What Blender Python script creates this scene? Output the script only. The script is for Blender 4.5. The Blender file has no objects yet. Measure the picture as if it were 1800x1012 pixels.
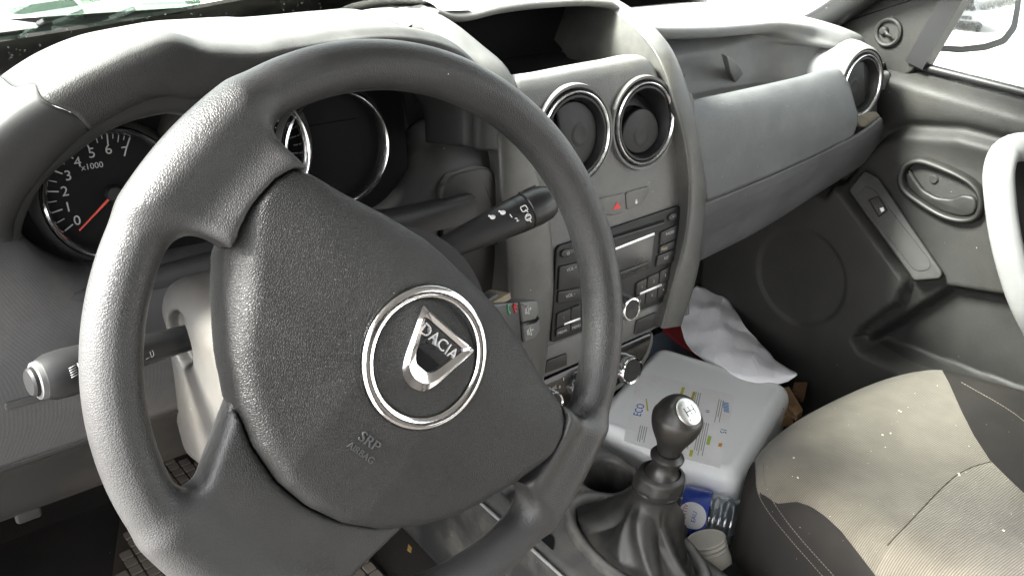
import bpy, bmesh, math, random
import numpy as np
from mathutils import Vector, Matrix
random.seed(7); RNG = np.random.default_rng(7)
scene = bpy.context.scene
col = scene.collection
# ------------------------------------------------------------------ camera
# world frame: metres, x to the car's right, y to its front, z up, origin at the steering wheel's centre
CAM_YAW, CAM_PITCH, CAM_ROLL = 0.69007858, 0.45773726, -0.03186848
CAM_POS = np.array([-0.24721644, -0.40643022, 0.27365067])
FOCAL = 1480.75            # in pixels of the 1800 x 1012 photograph
def cam_axes():
    y, p, r = CAM_YAW, CAM_PITCH, CAM_ROLL
    f = np.array([math.sin(y)*math.cos(p), math.cos(y)*math.cos(p), -math.sin(p)])
    ri = np.array([math.cos(y), -math.sin(y), 0.0]); d = np.cross(f, ri)
    return np.array([math.cos(r)*ri+math.sin(r)*d, -math.sin(r)*ri+math.cos(r)*d, f])
CR = cam_axes()
cam_data = bpy.data.cameras.new('camera'); cam = bpy.data.objects.new('camera', cam_data); col.objects.link(cam)
cam_data.sensor_width = 36.0; cam_data.lens = 36.0*FOCAL/1800.0; cam_data.clip_start = 0.01; cam_data.clip_end = 500.0
cam.matrix_world = Matrix(((CR[0][0], -CR[1][0], -CR[2][0], CAM_POS[0]), (CR[0][1], -CR[1][1], -CR[2][1], CAM_POS[1]),
                           (CR[0][2], -CR[1][2], -CR[2][2], CAM_POS[2]), (0, 0, 0, 1)))
scene.camera = cam
# ------------------------------------------------------------------ sky, sun, exposure
SUN_EL, SUN_AZ = math.radians(42), math.radians(-69)      # azimuth from +y (car's front) towards +x: from the front left
world = bpy.data.worlds.new('World'); scene.world = world; world.use_nodes = True
wn = world.node_tree.nodes; wl = world.node_tree.links
bg = wn['Background']; sky = wn.new('ShaderNodeTexSky'); sky.sky_type = 'NISHITA'; sky.sun_disc = False
sky.sun_elevation = SUN_EL; sky.sun_rotation = SUN_AZ; sky.air_density = 1.0; sky.dust_density = 4.0; sky.ozone_density = 0.6
hs = wn.new('ShaderNodeHueSaturation'); hs.inputs['Saturation'].default_value = 0.12
wl.new(sky.outputs['Color'], hs.inputs['Color']); wl.new(hs.outputs['Color'], bg.inputs['Color'])
bg.inputs['Strength'].default_value = 0.135
sun_data = bpy.data.lights.new('sun', 'SUN'); sun_data.energy = 4.2; sun_data.angle = math.radians(14); sun_data.color = (1.0, 0.96, 0.905)
sun = bpy.data.objects.new('sun', sun_data); col.objects.link(sun)
sd = Vector((math.sin(SUN_AZ)*math.cos(SUN_EL), math.cos(SUN_AZ)*math.cos(SUN_EL), math.sin(SUN_EL)))
sun.rotation_euler = sd.to_track_quat('Z', 'Y').to_euler(); sun.location = (0, 0, 5)
scene.view_settings.view_transform = 'Standard'; scene.view_settings.look = 'None'
scene.view_settings.exposure = 3.3; scene.view_settings.gamma = 1.0; scene.view_settings.use_curve_mapping = False
scene.render.engine = 'CYCLES'; scene.cycles.use_denoising = True
scene.cycles.max_bounces = 8; scene.cycles.diffuse_bounces = 4; scene.cycles.glossy_bounces = 4; scene.cycles.transmission_bounces = 8
scene.cycles.transparent_max_bounces = 8; scene.cycles.sample_clamp_indirect = 4.0; scene.cycles.caustics_refractive = False; scene.cycles.caustics_reflective = False
# ------------------------------------------------------------------ points from measurements
def ray(px, py):
    d = np.array([(px-900)/FOCAL, (py-506)/FOCAL, 1.0]); return CR.T @ d
def atX(px, py, v): d = ray(px, py); return CAM_POS + d*(v-CAM_POS[0])/d[0]
def atY(px, py, v): d = ray(px, py); return CAM_POS + d*(v-CAM_POS[1])/d[1]
def atZ(px, py, v): d = ray(px, py); return CAM_POS + d*(v-CAM_POS[2])/d[2]
class Frame:
    """a local frame: origin o, axes u, v in a plane, n its normal"""
    def __init__(s, o, u, v):
        s.o = np.array(o, float); s.u = np.array(u, float); s.u /= np.linalg.norm(s.u)
        v = np.array(v, float); v = v - (v@s.u)*s.u; s.v = v/np.linalg.norm(v); s.n = np.cross(s.u, s.v)
    def w(s, a, b, c=0.0): return s.o + a*s.u + b*s.v + c*s.n
    def at(s, px, py, h=0.0):
        d = ray(px, py); P = CAM_POS + d*((s.o+h*s.n-CAM_POS)@s.n)/(d@s.n); return P
    def uv(s, px, py, h=0.0):
        P = s.at(px, py, h)-s.o; return (float(P@s.u), float(P@s.v))
    def moved(s, a, b, c=0.0): return Frame(s.w(a, b, c), s.u, s.v)
    def mat4(s): return np.column_stack([s.u, s.v, s.n, s.o])
# ------------------------------------------------------------------ object helpers
def link(o): col.objects.link(o); return o
def tag(o, label=None, cat=None, group=None, kind=None):
    if label: o['label'] = label
    if cat: o['category'] = cat
    if group: o['group'] = group
    if kind: o['kind'] = kind
    return o
WORLD_AT = {}
def thing(name, loc, label=None, cat=None, group=None, parent=None):
    o = bpy.data.objects.new(name, None); link(o); o.empty_display_size = 0.02
    WORLD_AT[o.name] = np.array(loc, float)
    if parent is not None: o.parent = parent; o.location = np.array(loc, float)-WORLD_AT[parent.name]
    else: o.location = loc
    return tag(o, label, cat, group)
def mesh(name, verts, faces, mat, parent=None, smooth=True, sharp=None, base=None):
    """verts in world metres; stored relative to the parent's (or the thing's own) base point"""
    verts = np.asarray(verts, float)
    if parent is not None: b = WORLD_AT[parent.name]
    elif base is not None: b = np.array(base, float)
    else: b = np.array([verts[:, 0].mean(), verts[:, 1].mean(), verts[:, 2].min()])
    me = bpy.data.meshes.new(name); me.from_pydata((verts-b).tolist(), [], [tuple(int(i) for i in f) for f in faces])
    me.update(); me.materials.append(mat)
    if smooth:
        me.polygons.foreach_set('use_smooth', [True]*len(me.polygons))
        if sharp: me.set_sharp_from_angle(angle=math.radians(sharp))
    o = bpy.data.objects.new(name, me); link(o)
    if parent is not None: o.parent = parent; WORLD_AT[o.name] = b
    else: o.location = b; WORLD_AT[o.name] = b
    return o
def solidify(o, t, offset=-1):
    m = o.modifiers.new('thickness', 'SOLIDIFY'); m.thickness = t; m.offset = offset; return o
def catmull(pts, n, closed=False):
    """resample a polyline to n points along a centripetal-ish spline"""
    P = np.asarray(pts, float)
    if len(P) == 1: return np.repeat(P, n, 0)
    if closed: Q = np.vstack([P[-1], P, P[0], P[1]])
    else: Q = np.vstack([2*P[0]-P[1], P, 2*P[-1]-P[-2]])
    segs = len(Q)-3; out = []
    L = np.array([np.linalg.norm(Q[i+2]-Q[i+1]) for i in range(segs)]); c = np.concatenate([[0], np.cumsum(L)])
    ts = np.linspace(0, c[-1], n, endpoint=not closed)
    for t in ts:
        i = min(max(np.searchsorted(c, t, side='right')-1, 0), segs-1)
        s = (t-c[i])/max(L[i], 1e-12); p0, p1, p2, p3 = Q[i], Q[i+1], Q[i+2], Q[i+3]
        d0, d1, d2 = max(np.linalg.norm(p1-p0), 1e-9), max(np.linalg.norm(p2-p1), 1e-9), max(np.linalg.norm(p3-p2), 1e-9)
        m1 = ((p1-p0)/d0*d1 + (p2-p1)*1.0*(d0/d1))*d1/(d0+d1) if False else (p2-p0)/(d0+d1)*d1
        m2 = (p3-p1)/(d1+d2)*d1
        h = s*s*(3-2*s)
        out.append((2*s**3-3*s**2+1)*p1 + (s**3-2*s**2+s)*m1 + (-2*s**3+3*s**2)*p2 + (s**3-s**2)*m2)
    return np.array(out)
def grid_faces(nr, nc, close_r=False, close_c=False, flip=False, off=0):
    F = []
    for i in range(nr if close_r else nr-1):
        for j in range(nc if close_c else nc-1):
            a, b = i*nc+j, i*nc+(j+1) % nc; c, d = ((i+1) % nr)*nc+(j+1) % nc, ((i+1) % nr)*nc+j
            F.append((off+a, off+d, off+c, off+b) if flip else (off+a, off+b, off+c, off+d))
    return F
def loft(rows, n=40, m=6, closed=False, linear=False):
    """rows of 3D points -> a smooth grid; returns verts, faces"""
    R = [catmull(r, n, closed) for r in rows]; R = np.array(R)
    K = (len(rows)-1)*m+1
    G = np.zeros((K, n, 3))
    if linear or len(rows) == 2:
        for k in range(K):
            t = k/m; i = min(int(t), len(rows)-2); s = t-i; G[k] = R[i]*(1-s)+R[i+1]*s
    else:
        for j in range(n): 
            # uniform parameter across rows so that columns line up
            P = R[:, j]; Q = np.vstack([2*P[0]-P[1], P, 2*P[-1]-P[-2]])
            for k in range(K):
                t = k/m; i = min(int(t), len(rows)-2); s = t-i; p0, p1, p2, p3 = Q[i:i+4]
                d0, d1, d2 = [max(np.linalg.norm(a), 1e-6) for a in (p1-p0, p2-p1, p3-p2)]
                m1 = (p2-p0)/(d0+d1)*d1; m2 = (p3-p1)/(d1+d2)*d1
                G[k, j] = (2*s**3-3*s**2+1)*p1+(s**3-2*s**2+s)*m1+(-2*s**3+3*s**2)*p2+(s**3-s**2)*m2
    return G.reshape(-1, 3), grid_faces(K, n, close_c=closed)
def surf(name, rows, mat, parent=None, n=40, m=6, closed=False, linear=False, thick=0.0, sharp=None, flip=False, base=None):
    v, f = loft(rows, n, m, closed, linear)
    if flip: f = [tuple(reversed(q)) for q in f]
    o = mesh(name, v, f, mat, parent, True, sharp, base)
    if thick: solidify(o, thick)
    return o
def offset_poly(P, d):
    """inset a closed ccw 2D polygon by d (vertex normals)"""
    P = np.asarray(P, float); a = np.roll(P, 1, 0); b = np.roll(P, -1, 0)
    e1 = P-a; e2 = b-P; e1 /= np.maximum(np.linalg.norm(e1, axis=1), 1e-9)[:, None]; e2 /= np.maximum(np.linalg.norm(e2, axis=1), 1e-9)[:, None]
    n1 = np.column_stack([-e1[:, 1], e1[:, 0]]); n2 = np.column_stack([-e2[:, 1], e2[:, 0]])
    n = n1+n2; L = np.linalg.norm(n, axis=1); n /= np.maximum(L, 1e-6)[:, None]
    k = 1/np.maximum((n*n1).sum(1), 0.5)
    return P + n*(d*k)[:, None]
def ccw(P):
    P = np.asarray(P, float); x, y = P[:, 0], P[:, 1]
    return P if (x*np.roll(y, -1)-np.roll(x, -1)*y).sum() > 0 else P[::-1]
def plate_vf(P, fr, h0, h1, bev=0.0, segs=3, back=False):
    P = ccw(P); n = len(P); V = []; F = []
    rings = [(0.0, h0), (0.0, h1-bev)]
    for k in range(1, segs+1):
        a = k/segs*math.pi/2; rings.append((bev*(1-math.cos(a)), h1-bev+bev*math.sin(a)))
    if bev <= 0: rings = [(0.0, h0), (0.0, h1)]
    for d, h in rings:
        Q = offset_poly(P, d) if d else P
        V += [fr.w(a, b, h) for a, b in Q]
    F += grid_faces(len(rings), n, close_c=True)
    F.append(tuple(range((len(rings)-1)*n, len(rings)*n)))
    if back: F.append(tuple(reversed(range(n))))
    return np.array(V), F
def plate(name, P, fr, h0, h1, mat, parent=None, bev=0.0, segs=3, smooth=True, sharp=40, back=False):
    """a plate with the 2D outline P in frame fr, from height h0 to h1, with a rounded top edge"""
    v, f = plate_vf(P, fr, h0, h1, bev, segs, back); return mesh(name, v, f, mat, parent, smooth, sharp)
def rrect(w, h, r, k=5, cx=0, cy=0):
    out = []
    for sx, sy, a0 in ((1, 1, 0), (-1, 1, 90), (-1, -1, 180), (1, -1, 270)):
        for i in range(k+1):
            a = math.radians(a0+90*i/k); out.append((cx+sx*(w/2-r)+r*math.cos(a), cy+sy*(h/2-r)+r*math.sin(a)))
    return out
def ellipse(a, b, n=48, cx=0, cy=0): return [(cx+a*math.cos(2*math.pi*i/n), cy+b*math.sin(2*math.pi*i/n)) for i in range(n)]
def rounded(P, r, k=5):
    """round the corners of a polygon"""
    P = np.asarray(P, float); out = []; n = len(P)
    for i in range(n):
        a, b, c = P[i-1], P[i], P[(i+1) % n]; r_ = r[i] if hasattr(r, '__len__') else r
        da, dc = a-b, c-b; la, lc = np.linalg.norm(da), np.linalg.norm(dc); t = min(r_, la*0.48, lc*0.48)
        p, q = b+da/la*t, b+dc/lc*t
        for j in range(k+1):
            s = j/k; out.append((1-s)**2*p+2*s*(1-s)*b+s*s*q)
    return np.array(out)
def lathe_vf(prof, fr, n=48):
    V = []; m = len(prof)
    for i in range(n):
        a = 2*math.pi*i/n
        for r, h in prof: V.append(fr.w(r*math.cos(a), r*math.sin(a), h))
    return np.array(V), grid_faces(n, m, close_r=True, flip=False)
def lathe(name, prof, fr, mat, parent=None, n=48, sharp=35):
    v, f = lathe_vf(prof, fr, n); return mesh(name, v, f, mat, parent, True, sharp)
def tube_vf(path, rad, n=12, closed=False, caps=True):
    P = np.asarray(path, float); N = len(P); rad = np.broadcast_to(np.asarray(rad, float), (N,)) if np.ndim(rad) < 2 else rad
    T = np.gradient(P, axis=0) if not closed else (np.roll(P, -1, 0)-np.roll(P, 1, 0))
    T /= np.linalg.norm(T, axis=1)[:, None]
    up = np.array([0, 0, 1.0]) if abs(T[0][2]) < 0.9 else np.array([1.0, 0, 0]); V = []
    a = up-(up@T[0])*T[0]; a /= np.linalg.norm(a)
    for i in range(N):
        a = a-(a@T[i])*T[i]; a /= np.linalg.norm(a); b = np.cross(T[i], a)
        for k in range(n):
            t = 2*math.pi*k/n; V.append(P[i]+rad[i]*(math.cos(t)*a+math.sin(t)*b))
    F = grid_faces(N, n, close_r=closed, close_c=True)
    if caps and not closed: F += [tuple(reversed(range(n))), tuple(range((N-1)*n, N*n))]
    return np.array(V), F
def tube(name, path, rad, mat, parent=None, n=12, closed=False, sharp=50):
    v, f = tube_vf(path, rad, n, closed); return mesh(name, v, f, mat, parent, True, sharp)
def joined(parts):
    V = []; F = []; o = 0
    for v, f in parts:
        V.append(np.asarray(v)); F += [tuple(i+o for i in q) for q in f]; o += len(v)
    return np.vstack(V), F
def box_vf(c, s, fr=None):
    fr = fr or Frame((0, 0, 0), (1, 0, 0), (0, 1, 0)); V = []
    for z in (-1, 1):
        for y in (-1, 1):
            for x in (-1, 1): V.append(fr.w(c[0]+x*s[0]/2, c[1]+y*s[1]/2, c[2]+z*s[2]/2))
    return np.array(V), [(0, 2, 3, 1), (4, 5, 7, 6), (0, 1, 5, 4), (2, 6, 7, 3), (0, 4, 6, 2), (1, 3, 7, 5)]
def text_vf(body, fr, size, depth=0.0006, align='CENTER', sx=1.0, shear=0.0):
    cu = bpy.data.curves.new('lettering', 'FONT'); cu.body = body; cu.size = 1.0; cu.align_x = align; cu.align_y = 'CENTER'
    cu.extrude = depth/size/2; cu.shear = shear; cu.resolution_u = 3
    o = bpy.data.objects.new('lettering', cu); link(o)
    dg = bpy.context.evaluated_depsgraph_get(); me = bpy.data.meshes.new_from_object(o.evaluated_get(dg))
    v = np.array([tuple(p.co) for p in me.vertices]); f = [tuple(p.vertices) for p in me.polygons]
    bpy.data.objects.remove(o); bpy.data.curves.remove(cu); bpy.data.meshes.remove(me)
    if len(v) == 0: return np.zeros((0, 3)), []
    return np.array([fr.w(a*size*sx, b*size, c*size) for a, b, c in v]), f
def letter(name, body, fr, size, mat, parent, depth=0.0006, sx=1.0, align='CENTER'):
    v, f = text_vf(body, fr, size, depth, align, sx); return mesh(name, v, f, mat, parent, False)
# ------------------------------------------------------------------ implicit surfaces (smooth unions, fillets)
def nets(func, lo, hi, h):
    """surface nets of func(X, Y, Z) < 0 on a grid with step h"""
    ax = [np.arange(lo[i], hi[i]+h, h) for i in range(3)]
    X, Y, Z = np.meshgrid(*ax, indexing='ij'); D = func(X, Y, Z); S = D < 0
    nx, ny, nz = D.shape
    cnt = np.zeros((nx-1, ny-1, nz-1)); acc = np.zeros((nx-1, ny-1, nz-1, 3))
    def sl(i, j, k): return D[i:nx-1+i, j:ny-1+j, k:nz-1+k]
    cs = [(i, j, k) for i in (0, 1) for j in (0, 1) for k in (0, 1)]
    for a in cs:
        for ax_ in range(3):
            if a[ax_]: continue
            b = list(a); b[ax_] = 1; d0, d1 = sl(*a), sl(*b); m = (d0 < 0) != (d1 < 0)
            t = np.where(m, d0/np.where(d0 == d1, 1, d0-d1), 0)
            for q in range(3):
                acc[..., q] += np.where(m, a[q]+(t if q == ax_ else 0), 0)
            cnt += m
    act = cnt > 0; idx = -np.ones(act.shape, int); idx[act] = np.arange(act.sum())
    ijk = np.argwhere(act); V = (ijk+acc[act]/cnt[act][:, None])*h+np.array(lo)
    F = []
    for ax_ in range(3):
        b, c = (ax_+1) % 3, (ax_+2) % 3
        s0 = [slice(None)]*3; s1 = [slice(None)]*3; s0[ax_] = slice(0, -1); s1[ax_] = slice(1, None)
        e = S[tuple(s0)] != S[tuple(s1)]; inside = S[tuple(s0)]
        P = np.argwhere(e); ok = (P[:, b] > 0) & (P[:, c] > 0) & (P[:, b] < D.shape[b]-1) & (P[:, c] < D.shape[c]-1); P = P[ok]
        def g(db, dc):
            Q = P.copy(); Q[:, b] -= db; Q[:, c] -= dc; return idx[Q[:, 0], Q[:, 1], Q[:, 2]]
        q = np.stack([g(1, 1), g(0, 1), g(0, 0), g(1, 0)], 1); ins = inside[P[:, 0], P[:, 1], P[:, 2]]
        q[~ins] = q[~ins][:, ::-1]; F.append(q[(q >= 0).all(1)])
    return V, np.vstack(F)
def smin(a, b, k): h = np.clip(0.5+0.5*(b-a)/k, 0, 1); return b*(1-h)+a*h-k*h*(1-h)
def smax(a, b, k): return -smin(-a, -b, k)
def poly_sd(P, X, Y):
    """signed distance of 2D points to a closed polygon (negative inside)"""
    P = np.asarray(P, float); d = np.full(X.shape, 1e9); s = np.ones(X.shape); n = len(P)
    for i in range(n):
        a, b = P[i], P[i-1]; ex, ey = b-a; wx, wy = X-a[0], Y-a[1]
        t = np.clip((wx*ex+wy*ey)/max(ex*ex+ey*ey, 1e-12), 0, 1); d = np.minimum(d, (wx-ex*t)**2+(wy-ey*t)**2)
        c1, c2, c3 = Y >= a[1], Y < b[1], ex*wy > ey*wx
        s = np.where((c1 & c2 & c3) | (~c1 & ~c2 & ~c3), -s, s)
    return s*np.sqrt(d)
def in_frame(V, fr): V = np.asarray(V); return fr.o + V[:, :1]*fr.u + V[:, 1:2]*fr.v + V[:, 2:3]*fr.n
def sstep(a, b, x): t = np.clip((x-a)/(b-a), 0, 1); return t*t*(3-2*t)
def clip_mesh(V, F, sd):
    """split a mesh along sd = 0: returns (negative side, positive side), each verts, faces"""
    V = np.asarray(V); out = []
    T = []
    for f in F:
        for k in range(1, len(f)-1): T.append((f[0], f[k], f[k+1]))
    for sg in (-1, 1):
        s = sd*sg; vmap = {}; nv = []; nf = []
        def vid(key, p):
            if key not in vmap: vmap[key] = len(nv); nv.append(p)
            return vmap[key]
        for t in T:
            pos = [s[i] > 0 for i in t]
            if not any(pos): continue
            if all(pos): nf.append(tuple(vid(int(i), V[i]) for i in t)); continue
            poly = []
            for k in range(3):
                i, j = t[k], t[(k+1) % 3]
                if s[i] > 0: poly.append(vid(int(i), V[i]))
                if (s[i] > 0) != (s[j] > 0):
                    w = s[i]/(s[i]-s[j]); key = (min(i, j), max(i, j)); poly.append(vid(key, V[i]*(1-w)+V[j]*w))
            if len(poly) >= 3: nf.append(tuple(poly))
        out.append((np.array(nv) if nv else np.zeros((0, 3)), nf))
    return out
# ------------------------------------------------------------------ materials
def new_mat(name):
    m = bpy.data.materials.new(name); m.use_nodes = True; return m, m.node_tree.nodes, m.node_tree.links, m.node_tree.nodes['Principled BSDF']
def c4(c): return (c[0], c[1], c[2], 1.0) if hasattr(c, '__len__') else (c, c, c, 1.0)
def plastic(name, base, rough=0.5, spec=0.5, metal=0.0, grain=None, dust=0.0, dust_col=(0.33, 0.27, 0.2), specks=0.0, var=0.12, coat=0.0, speck_col=(0.75, 0.73, 0.68), dust_scale=9.0, dust_light=0.0, wear=0.0):
    """grain: None | ('leather', cells per m, strength) | ('fine', scale, strength) | ('knit', scale, strength)"""
    m, N, L, B = new_mat(name)
    B.inputs['Roughness'].default_value = rough; B.inputs['Metallic'].default_value = metal
    B.inputs['Specular IOR Level'].default_value = spec; B.inputs['Coat Weight'].default_value = coat; B.inputs['Coat Roughness'].default_value = 0.15
    tc = N.new('ShaderNodeTexCoord'); geo = N.new('ShaderNodeNewGeometry')
    co = geo.outputs['Position']
    nz = N.new('ShaderNodeTexNoise'); nz.inputs['Scale'].default_value = 14; nz.inputs['Detail'].default_value = 5; L.new(co, nz.inputs['Vector'])
    mr = N.new('ShaderNodeMapRange'); mr.inputs[1].default_value = 0.3; mr.inputs[2].default_value = 0.7; mr.inputs[3].default_value = 1-var; mr.inputs[4].default_value = 1+var; L.new(nz.outputs[0], mr.inputs[0])
    mx = N.new('ShaderNodeMix'); mx.data_type = 'RGBA'; mx.blend_type = 'MULTIPLY'; mx.inputs[0].default_value = 1.0
    mx.inputs[6].default_value = c4(base); L.new(mr.outputs[0], mx.inputs[7]); cur = mx.outputs[2]
    if dust > 0:
        n2 = N.new('ShaderNodeTexNoise'); n2.inputs['Scale'].default_value = dust_scale; n2.inputs['Detail'].default_value = 8; n2.inputs['Roughness'].default_value = 0.7; L.new(co, n2.inputs['Vector'])
        r2 = N.new('ShaderNodeMapRange'); r2.inputs[1].default_value = 0.45; r2.inputs[2].default_value = 0.75; r2.inputs[3].default_value = 0; r2.inputs[4].default_value = dust; L.new(n2.outputs[0], r2.inputs[0])
        m2 = N.new('ShaderNodeMix'); m2.data_type = 'RGBA'; L.new(r2.outputs[0], m2.inputs[0]); L.new(cur, m2.inputs[6]); m2.inputs[7].default_value = c4(dust_col); cur = m2.outputs[2]
    if specks > 0:
        v = N.new('ShaderNodeTexVoronoi'); v.inputs['Scale'].default_value = 130; L.new(co, v.inputs['Vector'])
        r3 = N.new('ShaderNodeMapRange'); r3.inputs[1].default_value = 0.055; r3.inputs[2].default_value = 0.03; r3.inputs[3].default_value = 0; r3.inputs[4].default_value = 1; L.new(v.outputs['Distance'], r3.inputs[0])
        n3 = N.new('ShaderNodeTexWhiteNoise'); L.new(v.outputs['Position'], n3.inputs['Vector'])
        g = N.new('ShaderNodeMath'); g.operation = 'LESS_THAN'; g.inputs[1].default_value = specks; L.new(n3.outputs[0], g.inputs[0])
        ml = N.new('ShaderNodeMath'); ml.operation = 'MULTIPLY'; L.new(r3.outputs[0], ml.inputs[0]); L.new(g.outputs[0], ml.inputs[1])
        m3 = N.new('ShaderNodeMix'); m3.data_type = 'RGBA'; L.new(ml.outputs[0], m3.inputs[0]); L.new(cur, m3.inputs[6]); m3.inputs[7].default_value = c4(speck_col); cur = m3.outputs[2]
    if dust_light > 0:      # settled dust on faces turned up, also painting in their bright top light
        sx_ = N.new('ShaderNodeSeparateXYZ'); L.new(geo.outputs['Normal'], sx_.inputs[0])
        n4 = N.new('ShaderNodeTexNoise'); n4.inputs['Scale'].default_value = 35; n4.inputs['Detail'].default_value = 8; L.new(co, n4.inputs['Vector'])
        ad = N.new('ShaderNodeMath'); ad.operation = 'MULTIPLY_ADD'; L.new(n4.outputs[0], ad.inputs[0]); ad.inputs[1].default_value = 0.35; L.new(sx_.outputs['Z'], ad.inputs[2])
        r4 = N.new('ShaderNodeMapRange'); r4.inputs[1].default_value = 0.86; r4.inputs[2].default_value = 1.16; r4.inputs[3].default_value = 0; r4.inputs[4].default_value = dust_light; L.new(ad.outputs[0], r4.inputs[0])
        m4 = N.new('ShaderNodeMix'); m4.data_type = 'RGBA'; L.new(r4.outputs[0], m4.inputs[0]); L.new(cur, m4.inputs[6]); m4.inputs[7].default_value = (0.33, 0.328, 0.318, 1); cur = m4.outputs[2]
    L.new(cur, B.inputs['Base Color'])
    rr = N.new('ShaderNodeMapRange'); rr.inputs[1].default_value = 0.3; rr.inputs[2].default_value = 0.7; rr.inputs[3].default_value = max(rough-0.06-wear, 0.02); rr.inputs[4].default_value = min(rough+0.08+wear*0.6, 1); L.new(nz.outputs[0], rr.inputs[0]); L.new(rr.outputs[0], B.inputs['Roughness'])
    if grain:
        kind, sc, st = grain
        bp = N.new('ShaderNodeBump'); bp.inputs['Strength'].default_value = st
        if kind == 'leather':
            nd = N.new('ShaderNodeTexNoise'); nd.inputs['Scale'].default_value = sc*0.5; nd.inputs['Detail'].default_value = 2; L.new(co, nd.inputs['Vector'])
            vm = N.new('ShaderNodeVectorMath'); vm.operation = 'MULTIPLY_ADD'; L.new(nd.outputs['Color'], vm.inputs[0]); vm.inputs[1].default_value = (0.9/sc,)*3; L.new(co, vm.inputs[2])
            v = N.new('ShaderNodeTexVoronoi'); v.feature = 'DISTANCE_TO_EDGE'; v.inputs['Scale'].default_value = sc; L.new(vm.outputs[0], v.inputs['Vector'])
            r = N.new('ShaderNodeMapRange'); r.interpolation_type = 'SMOOTHSTEP'; r.inputs[1].default_value = 0.02; r.inputs[2].default_value = 0.26; r.inputs[3].default_value = 1; r.inputs[4].default_value = 0; L.new(v.outputs['Distance'], r.inputs[0])
            L.new(r.outputs[0], bp.inputs['Height']); bp.inputs['Distance'].default_value = 0.22/sc
        elif kind == 'fine':
            v = N.new('ShaderNodeTexNoise'); v.inputs['Scale'].default_value = sc; v.inputs['Detail'].default_value = 2; L.new(co, v.inputs['Vector'])
            L.new(v.outputs[0], bp.inputs['Height']); bp.inputs['Distance'].default_value = 0.6/sc
        elif kind == 'knit':
            mp = N.new('ShaderNodeMapping'); mp.inputs['Rotation'].default_value = (0.3, 0.6, 0.5); L.new(co, mp.inputs['Vector'])
            w1 = N.new('ShaderNodeTexVoronoi'); w1.inputs['Scale'].default_value = sc; w1.inputs['Randomness'].default_value = 0.12; L.new(mp.outputs[0], w1.inputs['Vector'])
            L.new(w1.outputs['Distance'], bp.inputs['Height']); bp.inputs['Distance'].default_value = 0.4/sc
        L.new(bp.outputs[0], B.inputs['Normal'])
    return m
def chrome(name, col_=(0.8, 0.8, 0.8), rough=0.08):
    m, N, L, B = new_mat(name); B.inputs['Base Color'].default_value = c4(col_); B.inputs['Metallic'].default_value = 1; B.inputs['Roughness'].default_value = rough
    nz = N.new('ShaderNodeTexNoise'); nz.inputs['Scale'].default_value = 60; nz.inputs['Detail'].default_value = 4
    r = N.new('ShaderNodeMapRange'); r.inputs[1].default_value = 0.4; r.inputs[2].default_value = 0.75; r.inputs[3].default_value = rough; r.inputs[4].default_value = rough+0.16; L.new(nz.outputs[0], r.inputs[0]); L.new(r.outputs[0], B.inputs['Roughness'])
    return m
def clear_glass(name, tint=(0.9, 0.95, 0.92), rough=0.02, ior=1.45):
    m, N, L, B = new_mat(name); B.inputs['Base Color'].default_value = c4(tint); B.inputs['Transmission Weight'].default_value = 1; B.inputs['Roughness'].default_value = rough; B.inputs['IOR'].default_value = ior
    return m
M = {}
M['wheel'] = plastic('wheel_leather', (0.0185, 0.0185, 0.0184), 0.46, 0.45, grain=('leather', 720, 0.42), var=0.22, wear=0.1, specks=0.004)
M['pad'] = plastic('airbag_leather', (0.0125, 0.0124, 0.0122), 0.5, 0.36, grain=('leather', 780, 0.75), var=0.2, wear=0.06, specks=0.01)
M['hood'] = plastic('hood_leather', (0.009, 0.009, 0.0092), 0.5, 0.32, grain=('leather', 760, 0.4), dust=0.03, specks=0.04, dust_light=0.35)
M['dash'] = plastic('dash_plastic', (0.008, 0.0078, 0.0075), 0.52, 0.35, grain=('fine', 1400, 0.25), dust=0.05, specks=0.1, dust_light=0.3)
M['dash_dark'] = plastic('dark_plastic', (0.02, 0.02, 0.021), 0.5, 0.4, grain=('fine', 1400, 0.2), dust=0.08, specks=0.06)
M['knit'] = plastic('knit_grain_plastic', (0.036, 0.036, 0.037), 0.55, 0.4, grain=('knit', 950, 0.4), dust=0.12, specks=0.05)
M['dash_grey'] = plastic('grey_plastic', (0.135, 0.138, 0.14), 0.5, 0.45, grain=('fine', 800, 0.5), dust=0.3, dust_col=(0.34, 0.31, 0.25), specks=0.12, dust_light=0.15)
M['glove'] = plastic('glovebox_plastic', (0.082, 0.0845, 0.087), 0.52, 0.4, grain=('fine', 800, 0.5), dust=0.22, dust_col=(0.2, 0.2, 0.2), dust_scale=22, specks=0.25)
M['stack'] = plastic('stack_plastic', (0.075, 0.0755, 0.075), 0.45, 0.5, grain=('fine', 800, 0.5), dust=0.2, dust_col=(0.3, 0.27, 0.21), specks=0.08, dust_light=0.4)
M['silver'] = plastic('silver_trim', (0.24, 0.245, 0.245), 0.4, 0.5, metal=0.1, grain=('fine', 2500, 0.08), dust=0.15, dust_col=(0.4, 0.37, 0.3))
M['ear'] = plastic('ear_trim', (0.05, 0.05, 0.0485), 0.42, 0.5, metal=0.2, grain=('fine', 2500, 0.08), dust=0.15, dust_col=(0.4, 0.37, 0.3), specks=0.05, dust_light=0.45)
M['door'] = plastic('door_plastic', (0.014, 0.0138, 0.0134), 0.6, 0.28, grain=('fine', 800, 0.5), dust=0.03, dust_col=(0.25, 0.22, 0.17), specks=0.06)
M['door_dirty'] = plastic('dirty_door_plastic', (0.026, 0.0255, 0.0245), 0.6, 0.35, grain=('fine', 1000, 0.3), dust=0.10, dust_col=(0.10, 0.088, 0.068), dust_scale=22, specks=0.03)
M['stalk'] = plastic('stalk_plastic', (0.012, 0.012, 0.0125), 0.40, 0.4, grain=('fine', 1800, 0.12), specks=0.08)
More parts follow.
